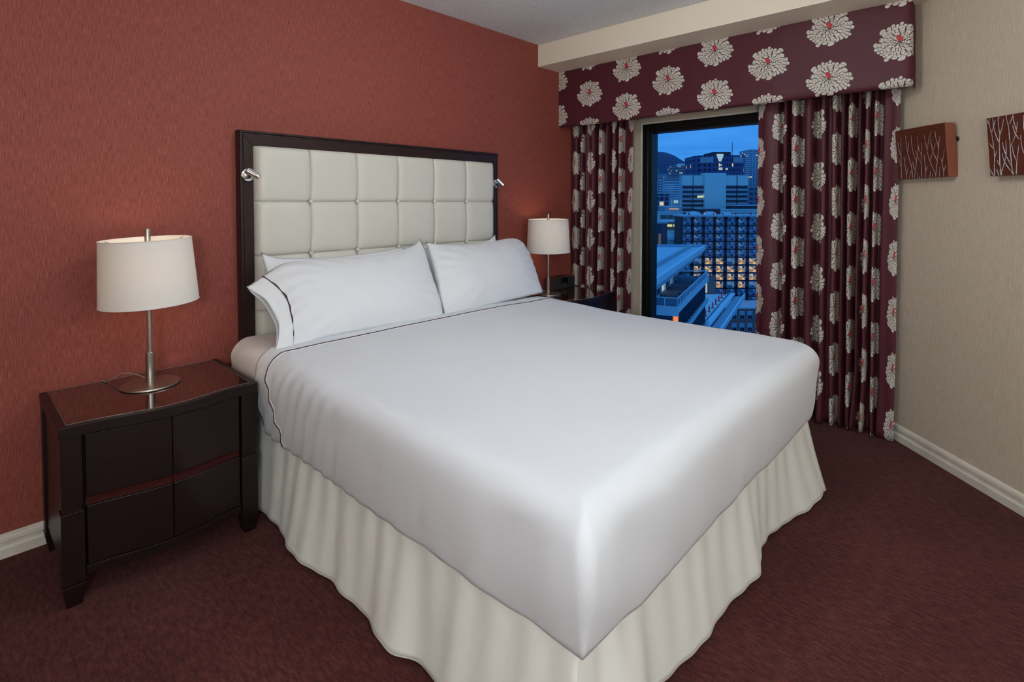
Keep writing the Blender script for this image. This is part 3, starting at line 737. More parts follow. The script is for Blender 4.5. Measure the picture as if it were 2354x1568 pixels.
# ------------------------------------------------------------------ nightstands
def nightstand(x0, zt, label, yb=2.655, yf=2.208, Wd=.615):
    bul = .040
    t = thing('nightstand', label, 'nightstand', (x0+Wd/2, (yb+yf)/2, 0), 0, 'bow front nightstands')
    k = zt/.575
    x1 = x0+Wd
    def front(x, extra=0.0):          # bow front line
        u = (x-x0)/Wd
        return yf-extra-bul*(.5+.5*math.cos(2*math.pi*max(-.5, min(.5, (u-.5)/.86))))
    def bowed(xa, xb, za, zb, ya, yback, name, material, bev=.002, n=18, shape=None):
        """slab whose front follows the bow; ya = set-back from the bow line"""
        mb = MB(); vs = []
        for i in range(n+1):
            x = lerp(xa, xb, i/n); y = front(x)+ya
            vs += [(x, y, za), (x, y, zb), (x, yback, zb), (x, yback, za)]
        fs = []
        for i in range(n):
            a = i*4; c = a+4
            fs += [(a, c, c+1, a+1), (a+1, c+1, c+2, a+2), (a+2, c+2, c+3, a+3), (a+3, c+3, c, a)]
        fs += [(0, 1, 2, 3), (n*4+3, n*4+2, n*4+1, n*4)]
        return mb.add(vs, fs).build(name, material, t, bevel=bev)
    top = bowed(x0, x1, zt-.038, zt, 0, yb, 'top', M_wood, .0025)
    # inset glass with a thin pale edge
    gi = .022
    mb = MB(); n = 20; gs = []
    ge = [(lerp(x0+gi, x1-gi, i/n), front(lerp(x0+gi, x1-gi, i/n))+gi*.8) for i in range(n+1)]
    poly = ge+[(x1-gi, yb-.012), (x0+gi, yb-.012)]
    MB().prism(poly, zt-.002, zt+.0016).build('glass_top', M_glass_top, top)
    rim_ = [(p[0], p[1], zt+.0012) for p in poly]+[(poly[0][0], poly[0][1], zt+.0012)]
    MB().tube(rim_, .0012, 4).build('glass_edge', M_edge, top)
    z = lambda v: v*k
    pw = .060
    for xa in (x0+.002, x1-pw-.002):
        sg = 1 if xa < x0+.1 else -1
        po_ = MB(); po_.box(xa+.003, xa+pw-.003, yf+.006, yf+.056, z(.318), zt-.038)
        post = po_.build('upper_post', M_wood, t, bevel=.002)
        MB().box(xa+.006, xa+pw-.006, yf+.010, yf+.056, z(.300), z(.3185)).build('post_neck', M_wood, t)
        MB().box(xa, xa+pw, yf+.002, yf+.056, z(.072), z(.300)).build('lower_post', M_wood, t, bevel=.002)
        def foot(ya, yc, rear=False):
            a = .010
            return MB().hexa([(xa+a, ya+a*.7, 0), (xa+pw-a, ya+a*.7, 0), (xa+pw-a, yc-a*.3, 0), (xa+a, yc-a*.3, 0), (xa-.002, ya-.002, z(.070)), (xa+pw+.002, ya-.002, z(.070)), (xa+pw+.002, yc, z(.070)), (xa-.002, yc, z(.070))]).build('leg', M_wood, t, bevel=.002)
        foot(yf+.002, yf+.056); foot(yb-.056, yb-.002)
        MB().box(xa, xa+pw, yb-.056, yb-.002, z(.070), zt-.038).build('rear_post', M_wood, t, bevel=.002)
        xs = x0+.010 if sg > 0 else x1-.024
        MB().box(xs, xs+.014, yf+.05, yb-.05, z(.10), zt-.038).build('side_panel', M_wood, t)
    # carcass behind the drawers
    MB().box(x0+.024, x1-.024, yf+.03, yb-.004, z(.10), zt-.039).build('carcass', M_wood, t)
    xi0, xi1, xm = x0+pw+.008, x1-pw-.008, (x0+x1)/2
    for xa, xb in ((xi0, xm-.0012), (xm+.0012, xi1)):
        bowed(xa, xb, z(.336), zt-.040, .006, yf+.05, 'drawer_front', M_wood, .002, 12)
        bowed(xa, xb, z(.118), z(.308), .004, yf+.05, 'drawer_front', M_wood, .003, 12)
        # sloping finger groove between the upper and lower drawer
        mb = MB(); vs = []; n = 12
        for i in range(n+1):
            x = lerp(xa, xb, i/n); y = front(x); vs += [(x, y+.010, z(.3085)), (x, y+.022, z(.336))]
        mb.add(vs, [(2*i, 2*i+2, 2*i+3, 2*i+1) for i in range(n)]).build('finger_groove', M_wood_lip, t)
    bowed(xi0-.004, xi1+.004, z(.084), z(.114), .008, yf+.05, 'apron', M_wood, .002)
    return t
nightstand(.232, .588, 'espresso bow front nightstand with four drawer panels in the left foreground', 2.640, 2.172, .606)
nightstand(2.855, .620, 'dark nightstand carrying the clock radio behind the far side of the bed')

# ------------------------------------------------------------------ table lamps
def table_lamp(c, k, tilt, label, energy):
    t = thing('table_lamp', label, 'lamp', c, 0, 'bedside lamps')
    x, y, z = c
    MB().lathe([(0, 0), (.097*k, 0), (.100*k, .003), (.0985*k, .007), (.094*k, .0085), (0, .0105)], c, 64).build('base', M_nickel, t, smooth=True, angle=30)
    MB().lathe([(.0155*k, .009), (.0155*k, .130*k), (.0145*k, .1315*k), (.0085*k, .1315*k)], c, 32).build('collar', M_nickel, t, smooth=True, angle=30)
    MB().lathe([(.0082*k, .125*k), (.0082*k, .57*k), (0, .57*k)], c, 24).build('pole', M_nickel, t, smooth=True, angle=30)
    MB().lathe([(.0105*k, .552*k), (.0105*k, .613*k), (.0098*k, .615*k), (0, .615*k)], c, 24).build('finial', M_nickel, t, smooth=True, angle=30)
    Mt = Matrix.Rotation(tilt, 3, 'Y')
    zb, zt = .326*k, .575*k; zm = (zb+zt)/2
    rb, rt = .1665*k, .1535*k; th = .0018
    prof_ = [(rb, zb-zm), (rt, zt-zm), (rt-th, zt-zm), (rb-th, zb-zm), (rb, zb-zm)]
    cc = (x, y, z+zm)
    sh = MB().lathe(prof_, cc, 96, M=Mt).build('lamp_shade', M_shade, t, smooth=True, angle=40)
    for rr, zz in ((rb, zb-zm), (rt, zt-zm)):
        path = [(Vector(cc)+Mt @ Vector((rr*math.cos(a*math.pi/32), rr*math.sin(a*math.pi/32), zz))) for a in range(65)]
        MB().tube(path, .0017, 6).build('shade_rim', M_shade, sh, smooth=True)
    sp = Vector(cc)+Mt @ Vector((0, 0, zt-zm-.018))
    for a in (20, 140, 260):
        e = Vector(cc)+Mt @ Vector(((rt-.003)*math.cos(R(a)), (rt-.003)*math.sin(R(a)), zt-zm-.004))
        MB().tube([tuple(sp), tuple(sp.lerp(e, .88)+Vector((0, 0, -.006))), tuple(e)], .0014, 6).build('shade_spider', M_nickel, t, smooth=True)
    bz = z+.435*k
    for sg in (-1, 1):
        bx = x+sg*.045*k
        MB().lathe([(0, -.03), (.014, -.028), (.014, 0), (.012, .001)], (bx, y, bz), 16).build('bulb_socket', M_nickel, t, smooth=True, angle=40)
        MB().lathe([(.012, 0), (.018, .018), (.022, .034), (.018, .050), (.008, .058), (0, .06)], (bx, y, bz), 20).build('bulb', M_bulb, t, smooth=True)
        MB().tube([(x, y, bz-.025), (bx, y, bz-.022)], .006, 8).build('socket_arm', M_nickel, t, smooth=True)
    l = bpy.data.lights.new('lamp_glow', 'POINT'); l.energy = energy; l.color = (1, .80, .58); l.shadow_soft_size = .05
    lo = bpy.data.objects.new('lamp_glow', l); COL.objects.link(lo); lo.location = (x, y-.03, z+.46*k); put(lo, t)
    cord = [(x-.012, y+.012, z+.026), (x-.03, y+.045, z+.034), (x-.05, y+.075, z+.040), (x-.078, y+.105, z+.036), (x-.10, y+.132, z+.014), (x-.112, y+.150, z+.004), (x-.120, y+.172, z+.003), (x-.124, y+.190, z+.002)]
    pts = resample3(cord, 40)
    MB().tube(pts, .0022, 6).build('cord', M_cord, t, smooth=True)
    return t
def resample3(pts, n):
    P = [Vector(p) for p in pts]; out = []
    for i in range(len(P)-1):
        a = P[max(i-1, 0)]; b_ = P[i]; c = P[i+1]; d = P[min(i+2, len(P)-1)]
        for k in range(6):
            t = k/6; out.append(.5*((2*b_)+(c-a)*t+(2*a-5*b_+4*c-d)*t*t+(-a+3*b_-3*c+d)*t**3))
    out.append(P[-1]); return out
table_lamp((.540, 2.440, .5898), .985, R(-2.2), 'brushed nickel table lamp with white drum shade on the left nightstand', .8)
table_lamp((3.03, 2.497, .6216), .955, R(-.5), 'brushed nickel table lamp with white drum shade beside the clock radio', .8)

# clock radio ----------------------------------------------------------
cr_ = thing('clock_radio', 'walnut sided clock radio with black front on the far nightstand', 'radio', (3.30, 2.61, .622))
rx0, rx1, ry0, ry1, rz0 = 3.165, 3.445, 2.563, 2.645, .6218
MB().box(rx0, rx1, ry0+.006, ry1, rz0, rz0+.092).build('cabinet', M_radio, cr_, bevel=.002)
MB().box(rx0+.003, rx1-.003, ry0, ry0+.0065, rz0+.003, rz0+.090).build('front_panel', M_blackmat, cr_, bevel=.001)
dp = MB().box(rx0+.105, rx0+.188, ry0-.0012, ry0+.001, rz0+.044, rz0+.088).build('display', M_screen, cr_)
MB().box(rx0+.140, rx0+.156, ry0-.002, ry0+.001, rz0+.026, rz0+.034).build('button', M_silver, cr_, bevel=.0008)
MB().prism([(3.305+.055*math.cos(a*math.pi/16), ry0+.045+.028*math.sin(a*math.pi/16)) for a in range(32)], rz0+.0915, rz0+.099).build('top_dial', M_black, cr_, bevel=.002)

# ------------------------------------------------------------------ canvases on the angled wall
def canvas(s0, s1, z0, z1, label, paths, quad, rad, group):
    t = thing('canvas_art', label, 'picture', (*aw((s0+s1)/2, .03), (z0+z1)/2), 0, group)
    dep = .05; tb, tt = .045, .070
    H_ = z1-z0
    def P(u, v, d): # u along wall, v up, d behind the front face
        tfr = lerp(tb, tt, v); x, y = aw(lerp(s0, s1, u), tfr-d); return (x, y, lerp(z0, z1, v)+(.0)*u)
    c = [P(0, 0, 0), P(1, 0, 0), P(1, 0, dep), P(0, 0, dep), P(0, 1, 0), P(1, 1, 0), P(1, 1, dep), P(0, 1, dep)]
    mb = MB(); mb.hexa(c); mb.m = [1, 1, 0, 1, 1, 1]
    body = mb.build('stretched_canvas', [M_canvas, M_canvas_side], t, bevel=.0012)
    TLq, TRq, BRq, BLq = quad
    for pth in paths:
        pts = []
        for (x, y) in pth:
            # place on the face: solve the quad by two passes
            u, v = .5, .5
            for _ in range(12):
                xl, xr = lerp(TLq[0], BLq[0], 1-v), lerp(TRq[0], BRq[0], 1-v); u = (x-xl)/(xr-xl)
                yt, yb_ = lerp(TLq[1], TRq[1], u), lerp(BLq[1], BRq[1], u); v = (yb_-y)/(yb_-yt)
            u = max(.003, min(.997, u*quad_u)); v = max(.002, min(.998, v))
            pts.append(P(u, v, 0))
        pp = resample3(pts, 20); n = len(pp)
        MB().tube(pp, [rad*lerp(1.15, .55, i/(n-1)) for i in range(n)], 6).build('branch', M_branch, t, smooth=True)
    x, y = aw(lerp(s0, s1, .97), .004)
    MB().tube([(*aw(s1-.006, .002), lerp(z0, z1, .70)), (*aw(s1-.006, .010), lerp(z0, z1, .70))], .012, 16).build('wall_bumper', M_black, t, smooth=True, angle=40)
    return t
quad_u = 1.0
A1 = [[(298,1272),(300,1100),(303,920),(308,620)],[(303,920),(275,850),(255,740),(250,690)],[(297,1080),(275,1010),(265,950)],[(393,1265),(388,1200),(368,1060),(348,930)],[(393,1200),(425,1090)],[(362,1010),(376,915)],
 [(500,1255),(480,1070),(425,890),(395,690),(390,590)],[(427,850),(443,695)],[(430,1268),(478,1145)],[(528,1262),(548,1140),(572,990),(585,900),(600,780),(585,600)],[(545,1140),(512,1050),(508,1000)],[(568,985),(520,880),(495,740),(483,585)],[(655,1255),(650,1100),(642,1020),(585,920),(548,825)],[(645,1010),(652,900),(660,780),(652,700)],[(650,890),(612,800),(606,740)],
 [(705,1255),(725,1150),(755,1075)],[(725,1150),(708,1030),(700,900)],[(880,1240),(870,1190),(790,1000),(745,830),(715,660),(705,590)],[(745,820),(770,680),(808,525)],[(790,1000),(838,850),(878,720)],[(880,1220),(905,1000),(920,850),(925,790),(885,640),(872,520)],[(905,1000),(842,850),(810,720),(795,645)],[(922,790),(942,600)],[(1002,1240),(1000,1165),(978,1030),(955,945)],[(978,1030),(1000,900),(1013,815)],[(1000,1165),(1035,1065)],[(935,1245),(943,1090)],[(787,1250),(797,1150)],[(585,1258),(580,1165)],[(830,1250),(828,1190)],[(612,1258),(627,1215)]]
canvas(.113, .431, 1.419, 1.675, 'rust brown canvas with thin branches near the curtain, its copper side showing', A1, ((205,520),(1015,392),(1075,1245),(245,1278)), .0011, 'branch canvases')
A2 = [[(1830,1215),(1828,1050),(1838,930),(1828,780),(1800,580),(1748,380),(1760,290)],[(1745,385),(1698,315)],[(1790,530),(1838,420),(1875,325)],[(1828,790),(1740,690)],[(1838,930),(1888,810)],[(1965,1212),(1935,1040),(1935,880),(1938,680),(1948,560),(1932,400),(1925,290)],[(1935,690),(1880,570),(1838,430),(1825,295)],[(1948,570),(2005,430),(2030,305)],[(1930,300),(1955,265)],[(1935,1050),(1905,1020),(1885,965)],
 [(1965,1150),(2025,990),(2055,870),(2060,655)],[(2050,880),(2010,770),(1998,675)],[(2168,1208),(2150,1100),(2138,900),(2135,750),(2118,430),(2085,290),(2090,240)],[(2165,1195),(2075,1080),(2010,970),(1985,850)],[(2140,1060),(2055,900)],[(2138,760),(2200,640),(2250,520),(2285,345)],[(2255,470),(2215,330),(2210,230)],[(2240,550),(2305,640)],[(2230,545),(2195,410)],[(2218,1205),(2240,1000),(2265,850),(2290,725)],[(2240,1000),(2190,870),(2172,740)],[(1810,1215),(1735,1110)],[(1905,1215),(1868,1105)],[(2140,385),(2205,250)],[(1940,1212),(1932,1110)],
 [(2420,1208),(2400,1000),(2420,700),(2390,450),(2400,240)],[(2405,950),(2340,760),(2330,560)],[(2415,700),(2480,520),(2500,300)],[(2600,1208),(2590,900),(2620,640),(2600,260)],[(2592,900),(2530,700),(2540,560)],[(2615,620),(2680,430),(2690,230)],[(2800,1208),(2815,880),(2790,560),(2810,220)],[(2812,860),(2740,640)],[(2795,560),(2860,380)],[(2950,1208),(2930,900),(2960,520)]]
canvas(.648, .968, 1.410, 1.660, 'dark brown canvas with bold silver branches at the right edge of the photo', A2, ((1695,298),(3060,90),(3040,1200),(1745,1225)), .0020, 'branch canvases')
# small paint chip left in the wallpaper
ch = MB().tube([(*aw(.37, .001), .372), (*aw(.366, .002), .364), (*aw(.372, .001), .358)], .0018, 5).build('wall_nail', M_silver); tag(ch, 'tiny bent nail sticking out of the beige wall above the baseboard', 'nail')

# ------------------------------------------------------------------ the city outside (real size, street 48 m below)
GZ = -48.0
RTx, RTy = math.cos(YAW), -math.sin(YAW); FWx, FWy = math.sin(YAW), math.cos(YAW)
def city(r, Z, z=GZ): return (r*RTx+Z*FWx, r*RTy+Z*FWy, z)
def lat(px, Z): return (px-1177)/1236*Z
def hgt(py, Z): return 1.3+(463.7-py)/1236*Z-GZ          # height above the street of something seen level with row py
def plain(name, col, rough=.8, spec=.3): return mat(name, col, rough, spec=spec)[0]
C_conc = plain('pale_concrete', (.80, .80, .74)); C_mid = plain('grey_blue_concrete', (.42, .45, .48)); C_dark = plain('dark_slate', (.05, .055, .07)); C_win = plain('dark_window_glass', (.015, .02, .04), .2, .45)
C_span = plain('blue_grey_spandrel', (.50, .55, .60)); C_fascia = plain('blue_grey_fascia_metal', (.40, .47, .56), .5); C_deckdark = plain('dark_terrace_paving', (.11, .12, .16))
C_roof = plain('snowy_flat_roof', (.62, .68, .72)); C_steel = plain('pale_painted_steel', (.70, .76, .80), .5); C_brick = plain('dark_red_brick', (.34, .16, .14)); C_red = plain('red_bollard_plastic', (1.0, .10, .12))
C_street = plain('dark_asphalt', (.08, .09, .11)); C_hill = plain('wooded_hillside', (.09, .10, .16), 1)
def glow(name, col, st):
    m, N, b = mat(name, (.2, .15, .1), .5); b.inputs['Emission Color'].default_value = (*col, 1); b.inputs['Emission Strength'].default_value = st; return m
G_warm = glow('warm_lit_window', (1, .55, .16), .9); G_pale = glow('pale_lit_window', (.75, .85, .75), .6); G_orange = glow('orange_lit_window', (1, .25, .04), 1.0); G_dim = glow('dim_lit_window', (.25, .42, .6), .35); G_yel = glow('yellow_lit_window', (.9, .9, .35), .8); G_cyan = glow('cool_lit_emblem', (.45, .68, .75), .75)
def facade(name, wall, winc, pu, pz, fu, fz, lit, litc=(1, .75, .4), st=.8):
    """far facade: window grid in building metres, a few windows lit"""
    m, N, b = mat(name, wall, .7, spec=.3); s = N.sep(objc(N))
    u = N.m('DIVIDE', N.m('ADD', s[0], N.m('MULTIPLY', s[1], 1.0)), pu); v = N.m('DIVIDE', s[2], pz)
    wmask = N.m('MULTIPLY', N.m('LESS_THAN', N.m('ABSOLUTE', N.m('SUBTRACT', N.m('FRACT', u), .5)), fu/2), N.m('LESS_THAN', N.m('ABSOLUTE', N.m('SUBTRACT', N.m('FRACT', v), .5)), fz/2))
    wn = N.n('ShaderNodeTexWhiteNoise', noise_dimensions='2D'); N.set(wn.inputs['Vector'], N.comb(N.m('FLOOR', u), N.m('FLOOR', v)))
    on = N.m('MULTIPLY', wmask, N.m('LESS_THAN', wn.outputs['Value'], lit))
    N.set(b.inputs['Base Color'], N.mix(wmask, (*wall, 1), (*winc, 1)))
    b.inputs['Emission Color'].default_value = (*litc, 1); N.set(b.inputs['Emission Strength'], N.m('MULTIPLY', on, st))
    return m
F_tower = facade('octagonal_tower_facade', (.08, .12, .26), (.02, .03, .06), 2.2, 4.1, .55, .6, .05)
F_high = facade('balcony_highrise_facade', (.58, .62, .66), (.07, .10, .2), 2.6, 1.9, .7, .5, .04)
F_brown = facade('brown_office_facade', (.30, .27, .30), (.10, .10, .15), 1.9, 2.5, .7, .45, .10)
F_grid = facade('white_grid_facade', (.62, .66, .70), (.06, .07, .12), 2.3, 2.2, .6, .55, .04)
F_strip = facade('striped_facade', (.80, .84, .88), (.06, .08, .14), 60, 1.75, 1.0, .42, .0)
F_grid2 = facade('large_grid_facade', (.34, .42, .50), (.06, .05, .11), 3.2, 3.1, .82, .8, .03)
F_gen = facade('distant_block_facade', (.40, .46, .54), (.07, .09, .15), 2.4, 2.4, .55, .5, .08)
F_gen2 = facade('distant_dark_facade', (.16, .20, .28), (.05, .06, .11), 3.8, 3.8, .6, .5, .10)
F_strips = facade('dark_hall_facade', (.06, .07, .10), (.10, .08, .07), 2.4, 40, .35, .9, .25, (1, .6, .25), .12)

struct(MB().box(-900, 1500, 20, 1800, -.5, 0).build('ground', C_street), 'city streets far below')
gr = bpy.data.objects['ground']; gr.location = (0, 0, GZ); gr.rotation_euler = (0, 0, -YAW)
def building(name, label, px0, px1, pyt, Z, dep, material, roofmat=None, group=None, base=0.0):
    r0, r1 = lat(px0, Z), lat(px1, Z); Wd = r1-r0; H = hgt(pyt, Z)
    t = thing(name, label, 'building', city(r0, Z), -YAW, group)
    MB().box(0, Wd, 0, dep, base, H).build('walls', material, t, local=True)
    MB().box(-.2, Wd+.2, -.2, dep+.2, H, H+.5).build('roof', roofmat or C_mid, t, local=True)
    return t, Wd, H
B = 'far city blocks'
# wooded hill
hp = [(1180, 372), (1260, 356), (1340, 348), (1420, 345), (1497, 348), (1520, 351), (1538, 358), (1550, 368), (1560, 378), (1580, 398), (1620, 425), (1680, 440), (1760, 447), (1900, 452), (2100, 455)]
Zh = 1500; mb = MB(); vs = []
for i, (px, py) in enumerate(hp):
    r = lat(px, Zh+260); H = hgt(py, Zh+260)
    for k in range(8):
        a = k/7*math.pi; vs.append((r*1.0, Zh+260*(1-math.cos(a)), max(-2, (H)*math.sin(a)**.8+10*nzv(i*1.3, k*1.7)*math.sin(a))))
mb.add([(v[0], v[1], v[2]) for v in vs], [(i*8+k, (i+1)*8+k, (i+1)*8+k+1, i*8+k+1) for i in range(len(hp)-1) for k in range(7)])
ho = mb.build('hill', C_hill, smooth=True); ho.location = (0, 0, GZ); ho.rotation_euler = (0, 0, -YAW); struct(ho, 'dark wooded hill behind the city')
# octagonal glass tower with lit fan emblem
Z = 450; r0, r1 = lat(1603, Z), lat(1721, Z); H = hgt(357, Z); Wd = r1-r0
t = thing('office_tower', 'broad dark glass tower with a lit fan emblem near its top', 'building', city((r0+r1)/2, Z), -YAW, B)
hw = Wd/2; MB().prism([(-hw, 9), (-hw+3, 4), (-8, 0), (8, 0), (hw-3, 4), (hw, 9), (hw, 34), (-hw, 34)], 0, H).build('walls', F_tower, t, local=True)
MB().prism([(-hw*.35, 4), (hw*.35, 4), (hw*.35, 26), (-hw*.35, 26)], H, hgt(349, Z)).build('roof', C_dark, t, local=True)
pz = lambda py: hgt(py, Z)
for x0_, x1_ in ((-hw+3.2, -8.3), (8.3, hw-3.2)):      # upper spandrel slabs
    yy = lambda x: lerp(4, 0, (hw-3-abs(x))/(hw-11))-.3
    for q in range(5):
        a, b_ = lerp(x0_, x1_, q/5), lerp(x0_, x1_, (q+.93)/5)
        MB().hexa([(a, yy(a), pz(374)), (b_, yy(b_), pz(374)), (b_, yy(b_)+.5, pz(374)), (a, yy(a)+.5, pz(374)), (a, yy(a), pz(361)), (b_, yy(b_), pz(361)), (b_, yy(b_)+.5, pz(361)), (a, yy(a)+.5, pz(361))]).build('spandrel_panel', C_mid, t, local=True)
EW = [(-2.6, 354.5), (2.6, 354.5), (2.9, 357), (1.0, 371.5), (-1.0, 371.5), (-2.9, 357)]
MB().add([(-3+x, -.4, pz(y)) for x, y in EW]+[(-3+x, .2, pz(y)) for x, y in EW],
         [(0, 1, 2, 3, 4, 5), (11, 10, 9, 8, 7, 6), (0, 6, 7, 1), (1, 7, 8, 2), (2, 8, 9, 3), (3, 9, 10, 4), (4, 10, 11, 5), (5, 11, 6, 0)]).build('lit_emblem', G_cyan, t, local=True)
for x, w_, a, b_ in ((-2.5, 1.5, 391, 385.5), (-2, .7, 381, 378.5), (2.6, .8, 391, 386.5)):
    MB().box(x-w_, x+w_, -.5, .2, pz(a), pz(b_)).build('window', G_pale, t, local=True)
for i in range(9):
    x = lerp(8.8, hw-4.4, i/8); 
    if i != 3: MB().box(x-.7, x+.7, lerp(0, 4, (x-8)/(hw-11))-.5, lerp(0, 4, (x-8)/(hw-11))+.4, pz(409), pz(405.5)).build('window', G_warm if i % 3 else G_yel, t, local=True)
MB().tube([(12, 12, H), (12, 12, H+12)], .25, 6).build('antenna', C_dark, t, local=True)
building('residential_tower', 'pale slim apartment tower with balconies right of the fan emblem tower', 1722.5, 1775, 345, 520, 24, F_high, group=B)
t, Wd, H = building('office_block', 'long brown office block left of the fan emblem tower', 1545, 1602, 382, 600, 20, F_brown, group=B)
MB().box(8, 22, 2, 12, H, hgt(376, 600)).build('roof_plant', C_conc, t, local=True)
building('white_grid_block', 'pale block with square window grid at the left window edge', 1470, 1527, 413, 480, 8, F_grid, group=B)
building('striped_block', 'pale block with long horizontal stripes behind the steam plume', 1528, 1566, 417, 420, 6, F_strip, group=B)
building('grid_block', 'blue block with large square panes below the striped block', 1470, 1540, 446, 350, 6, F_grid2, group=B)
# slab office with blank core
Z = 330; t, Wd, H = building('slab_office', 'wide office slab with banded windows and a blank pale core', 1567, 1719, 404, Z, 5, C_span, group=B)
c0, c1 = lat(1617, Z)-lat(1567, Z), lat(1665.5, Z)-lat(1567, Z)
MB().box(c0, c1, -2, 6, 0, hgt(398.5, Z)).build('blank_core', C_conc, t, local=True)
k = 0
for py in (431, 441.5, 452, 462.5, 472.5, 482.5, 492.5, 502.5, 512.5):
    za, zb_ = hgt(py+2.6, Z), hgt(py-3.2, Z)
    for xa, xb in ((.4, c0-.2), (c1+.2, Wd-.4)):
        MB().box(xa, xb, -.25, .3, za, zb_).build('window_band', C_win, t, local=True)
for xa, xb in ((.1, c0-.1), (c1+.1, Wd-.1)): MB().box(xa, xb, -.2, .2, hgt(426, Z), H).build('cornice_panel', C_conc, t, local=True)
for xx in (Wd*.166, Wd*.83):
    MB().box(xx-.15, xx+.15, -.5, .2, 0, H).build('facade_joint', C_dark, t, local=True)
MB().box(9.4, 12, -.5, .2, hgt(454.5, Z), hgt(450, Z)).build('window', G_yel, t, local=True); MB().box(12.1, 13.2, -.5, .2, hgt(454.5, Z), hgt(449, Z)).build('window', G_pale, t, local=True)
# chapel like rooftop
Z = 300; t, Wd, H = building('roof_pavilion', 'small pale roof pavilion with one bright square window', 1541.5, 1565.5, 459, Z, 3, C_mid, group=B)
for xx in (.2, Wd-.7): MB().box(xx, xx+.5, -.4, .2, 20, H).build('pilaster', C_conc, t, local=True)
MB().box(1.8, 4.0, -.4, .2, hgt(467, Z), hgt(460.5, Z)).build('window', G_cyan, t, local=True)
MB().box(2.82, 2.98, -.5, -.3, hgt(467, Z), hgt(460.5, Z)).build('mullion', C_conc, t, local=True)
Z = 285; t, Wd, H = building('terraced_block', 'pale low block with a row of warm roof lights', 1529, 1567, 476, Z, 14, C_mid, C_roof, group=B)
for i in range(7): MB().box(2.2+i*.75, 2.7+i*.75, -.3, .1, hgt(481.3, Z), hgt(479.6, Z)).build('roof_light', G_warm, t, local=True)
Z = 270; t, Wd, H = building('colonnade_block', 'pale block with a row of narrow upright windows', 1505, 1569, 490, Z, 10, C_conc, C_roof, group=B)
for i in range(14): MB().box(3+i*.78, 3.42+i*.78, -.15, .2, hgt(503, Z), hgt(494, Z)).build('window', C_win, t, local=True)
Z = 245; t, Wd, H = building('shop_block', 'dark block with bright yellow windows left of the faceted building', 1530, 1569, 511, Z, 12, C_brick, C_roof, group=B)
for i, (a, b_) in enumerate(((.9, 3.0), (3.6, 6.2))): MB().box(a, b_, -.2, .2, hgt(521, Z), hgt(516, Z)).build('window', G_yel, t, local=True)
MB().box(.2, 4, -3.5, 0, 18, hgt(530, Z)).build('annex', C_conc, t, local=True)
Z = 233; t, Wd, H = building('plant_block', 'flat roof crowded with pale machinery behind the big overhanging roof', 1528, 1566, 553, Z, 8, C_conc, C_roof, group=B)
random.seed(3)
for i in range(9): x = .3+i*.8; MB().box(x, x+.5+.3*random.random(), 1+random.random()*2, 4+random.random()*3, H, H+.6+1.6*random.random()).build('roof_unit', C_steel, t, local=True)
building('dark_hall', 'dark low hall with faint warm strip windows at the left window edge', 1400, 1534, 514, 190, 30, F_strips, C_mid, group=B)
Z = 242; t, Wd, H = building('plant_room', 'dark roof plant room with a row of small lamps', 1612, 1656, 481, Z, 8, C_dark, C_mid, group=B)
for x in (1.2, 4.2, 5.9): MB().box(x, x+.5, -.3, 0, H-2.1, H-1.6).build('lamp', G_pale, t, local=True)
Z = 255; t, Wd, H = building('long_low_block', 'pale low block with a glazed strip behind the faceted building', 1656, 1830, 484, Z, 14, C_conc, C_roof, group=B)
MB().box(.3, Wd-.3, -.2, .2, H-1.9, H-.8).build('window_band', C_mid, t, local=True)
for i in range(12): MB().box(i*3, i*3+.3, -.4, 0, H-1.9, H-.8).build('mullion', C_conc, t, local=True)
building('corner_block', 'dark block with a white roof sign box at the right window edge', 1721, 1800, 432, 400, 20, F_gen2, C_roof, group=B)
building('small_dark_block', 'low dark block in front of the slab office at its right', 1688, 1800, 473, 300, 12, C_dark, C_steel, group=B)
building('far_block', 'small pale block at the foot of the hill', 1490, 1513, 388, 900, 40, F_gen, group=B)
building('far_block', 'low pale rooftops between the hill and the brown office block', 1512, 1546, 400, 800, 40, F_gen, group=B)
building('far_block', 'pale blocks below the brown office block', 1528, 1620, 409, 540, 20, F_gen, group=B)
for i, (a, b_, c, Zz) in enumerate(((1290, 1375, 420, 400), (1380, 1465, 436, 310), (1200, 1290, 395, 560), (1300, 1440, 380, 700), (1780, 1850, 395, 420), (1860, 1960, 372, 480), (1950, 2050, 410, 380), (1840, 1990, 470, 300))):
    lb = ('block far left of the view', 'second block left of the view', 'tall block beyond the left curtain', 'wide block beyond the left curtain', 'block just right of the view', 'tall block beyond the right curtain', 'block far right of the view', 'low block beyond the right curtain')[i]
    building('city_block', 'grey blue city '+lb+', mostly hidden', a, b_, c, Zz, 25, (F_gen, F_gen2, F_grid, F_brown)[i % 4], group=B)
# steam plume
m = bpy.data.materials.new('thin_white_steam'); m.use_nodes = True; N = NT(m.node_tree); m.node_tree.nodes.clear()
vp = N.n('ShaderNodeVolumePrincipled'); vp.inputs['Color'].default_value = (.9, .95, 1, 1); vp.inputs['Density'].default_value = .10
out = N.n('ShaderNodeOutputMaterial'); N.set(out.inputs['Volume'], vp.outputs[0])
Z = 310; sp_ = MB(); zz0, zz1 = hgt(452, Z), hgt(425, Z)
sp_.lathe([(0, zz0), (.35, zz0), (.9, lerp(zz0, zz1, .3)), (2.0, lerp(zz0, zz1, .65)), (3.2, lerp(zz0, zz1, .9)), (1.4, zz1), (0, zz1)], n=20)
so_ = sp_.build('steam_plume', m, smooth=True); so_.location = city(lat(1541, Z), Z); tag(so_, 'pale steam plume rising in front of the striped block', 'steam', kind='stuff')

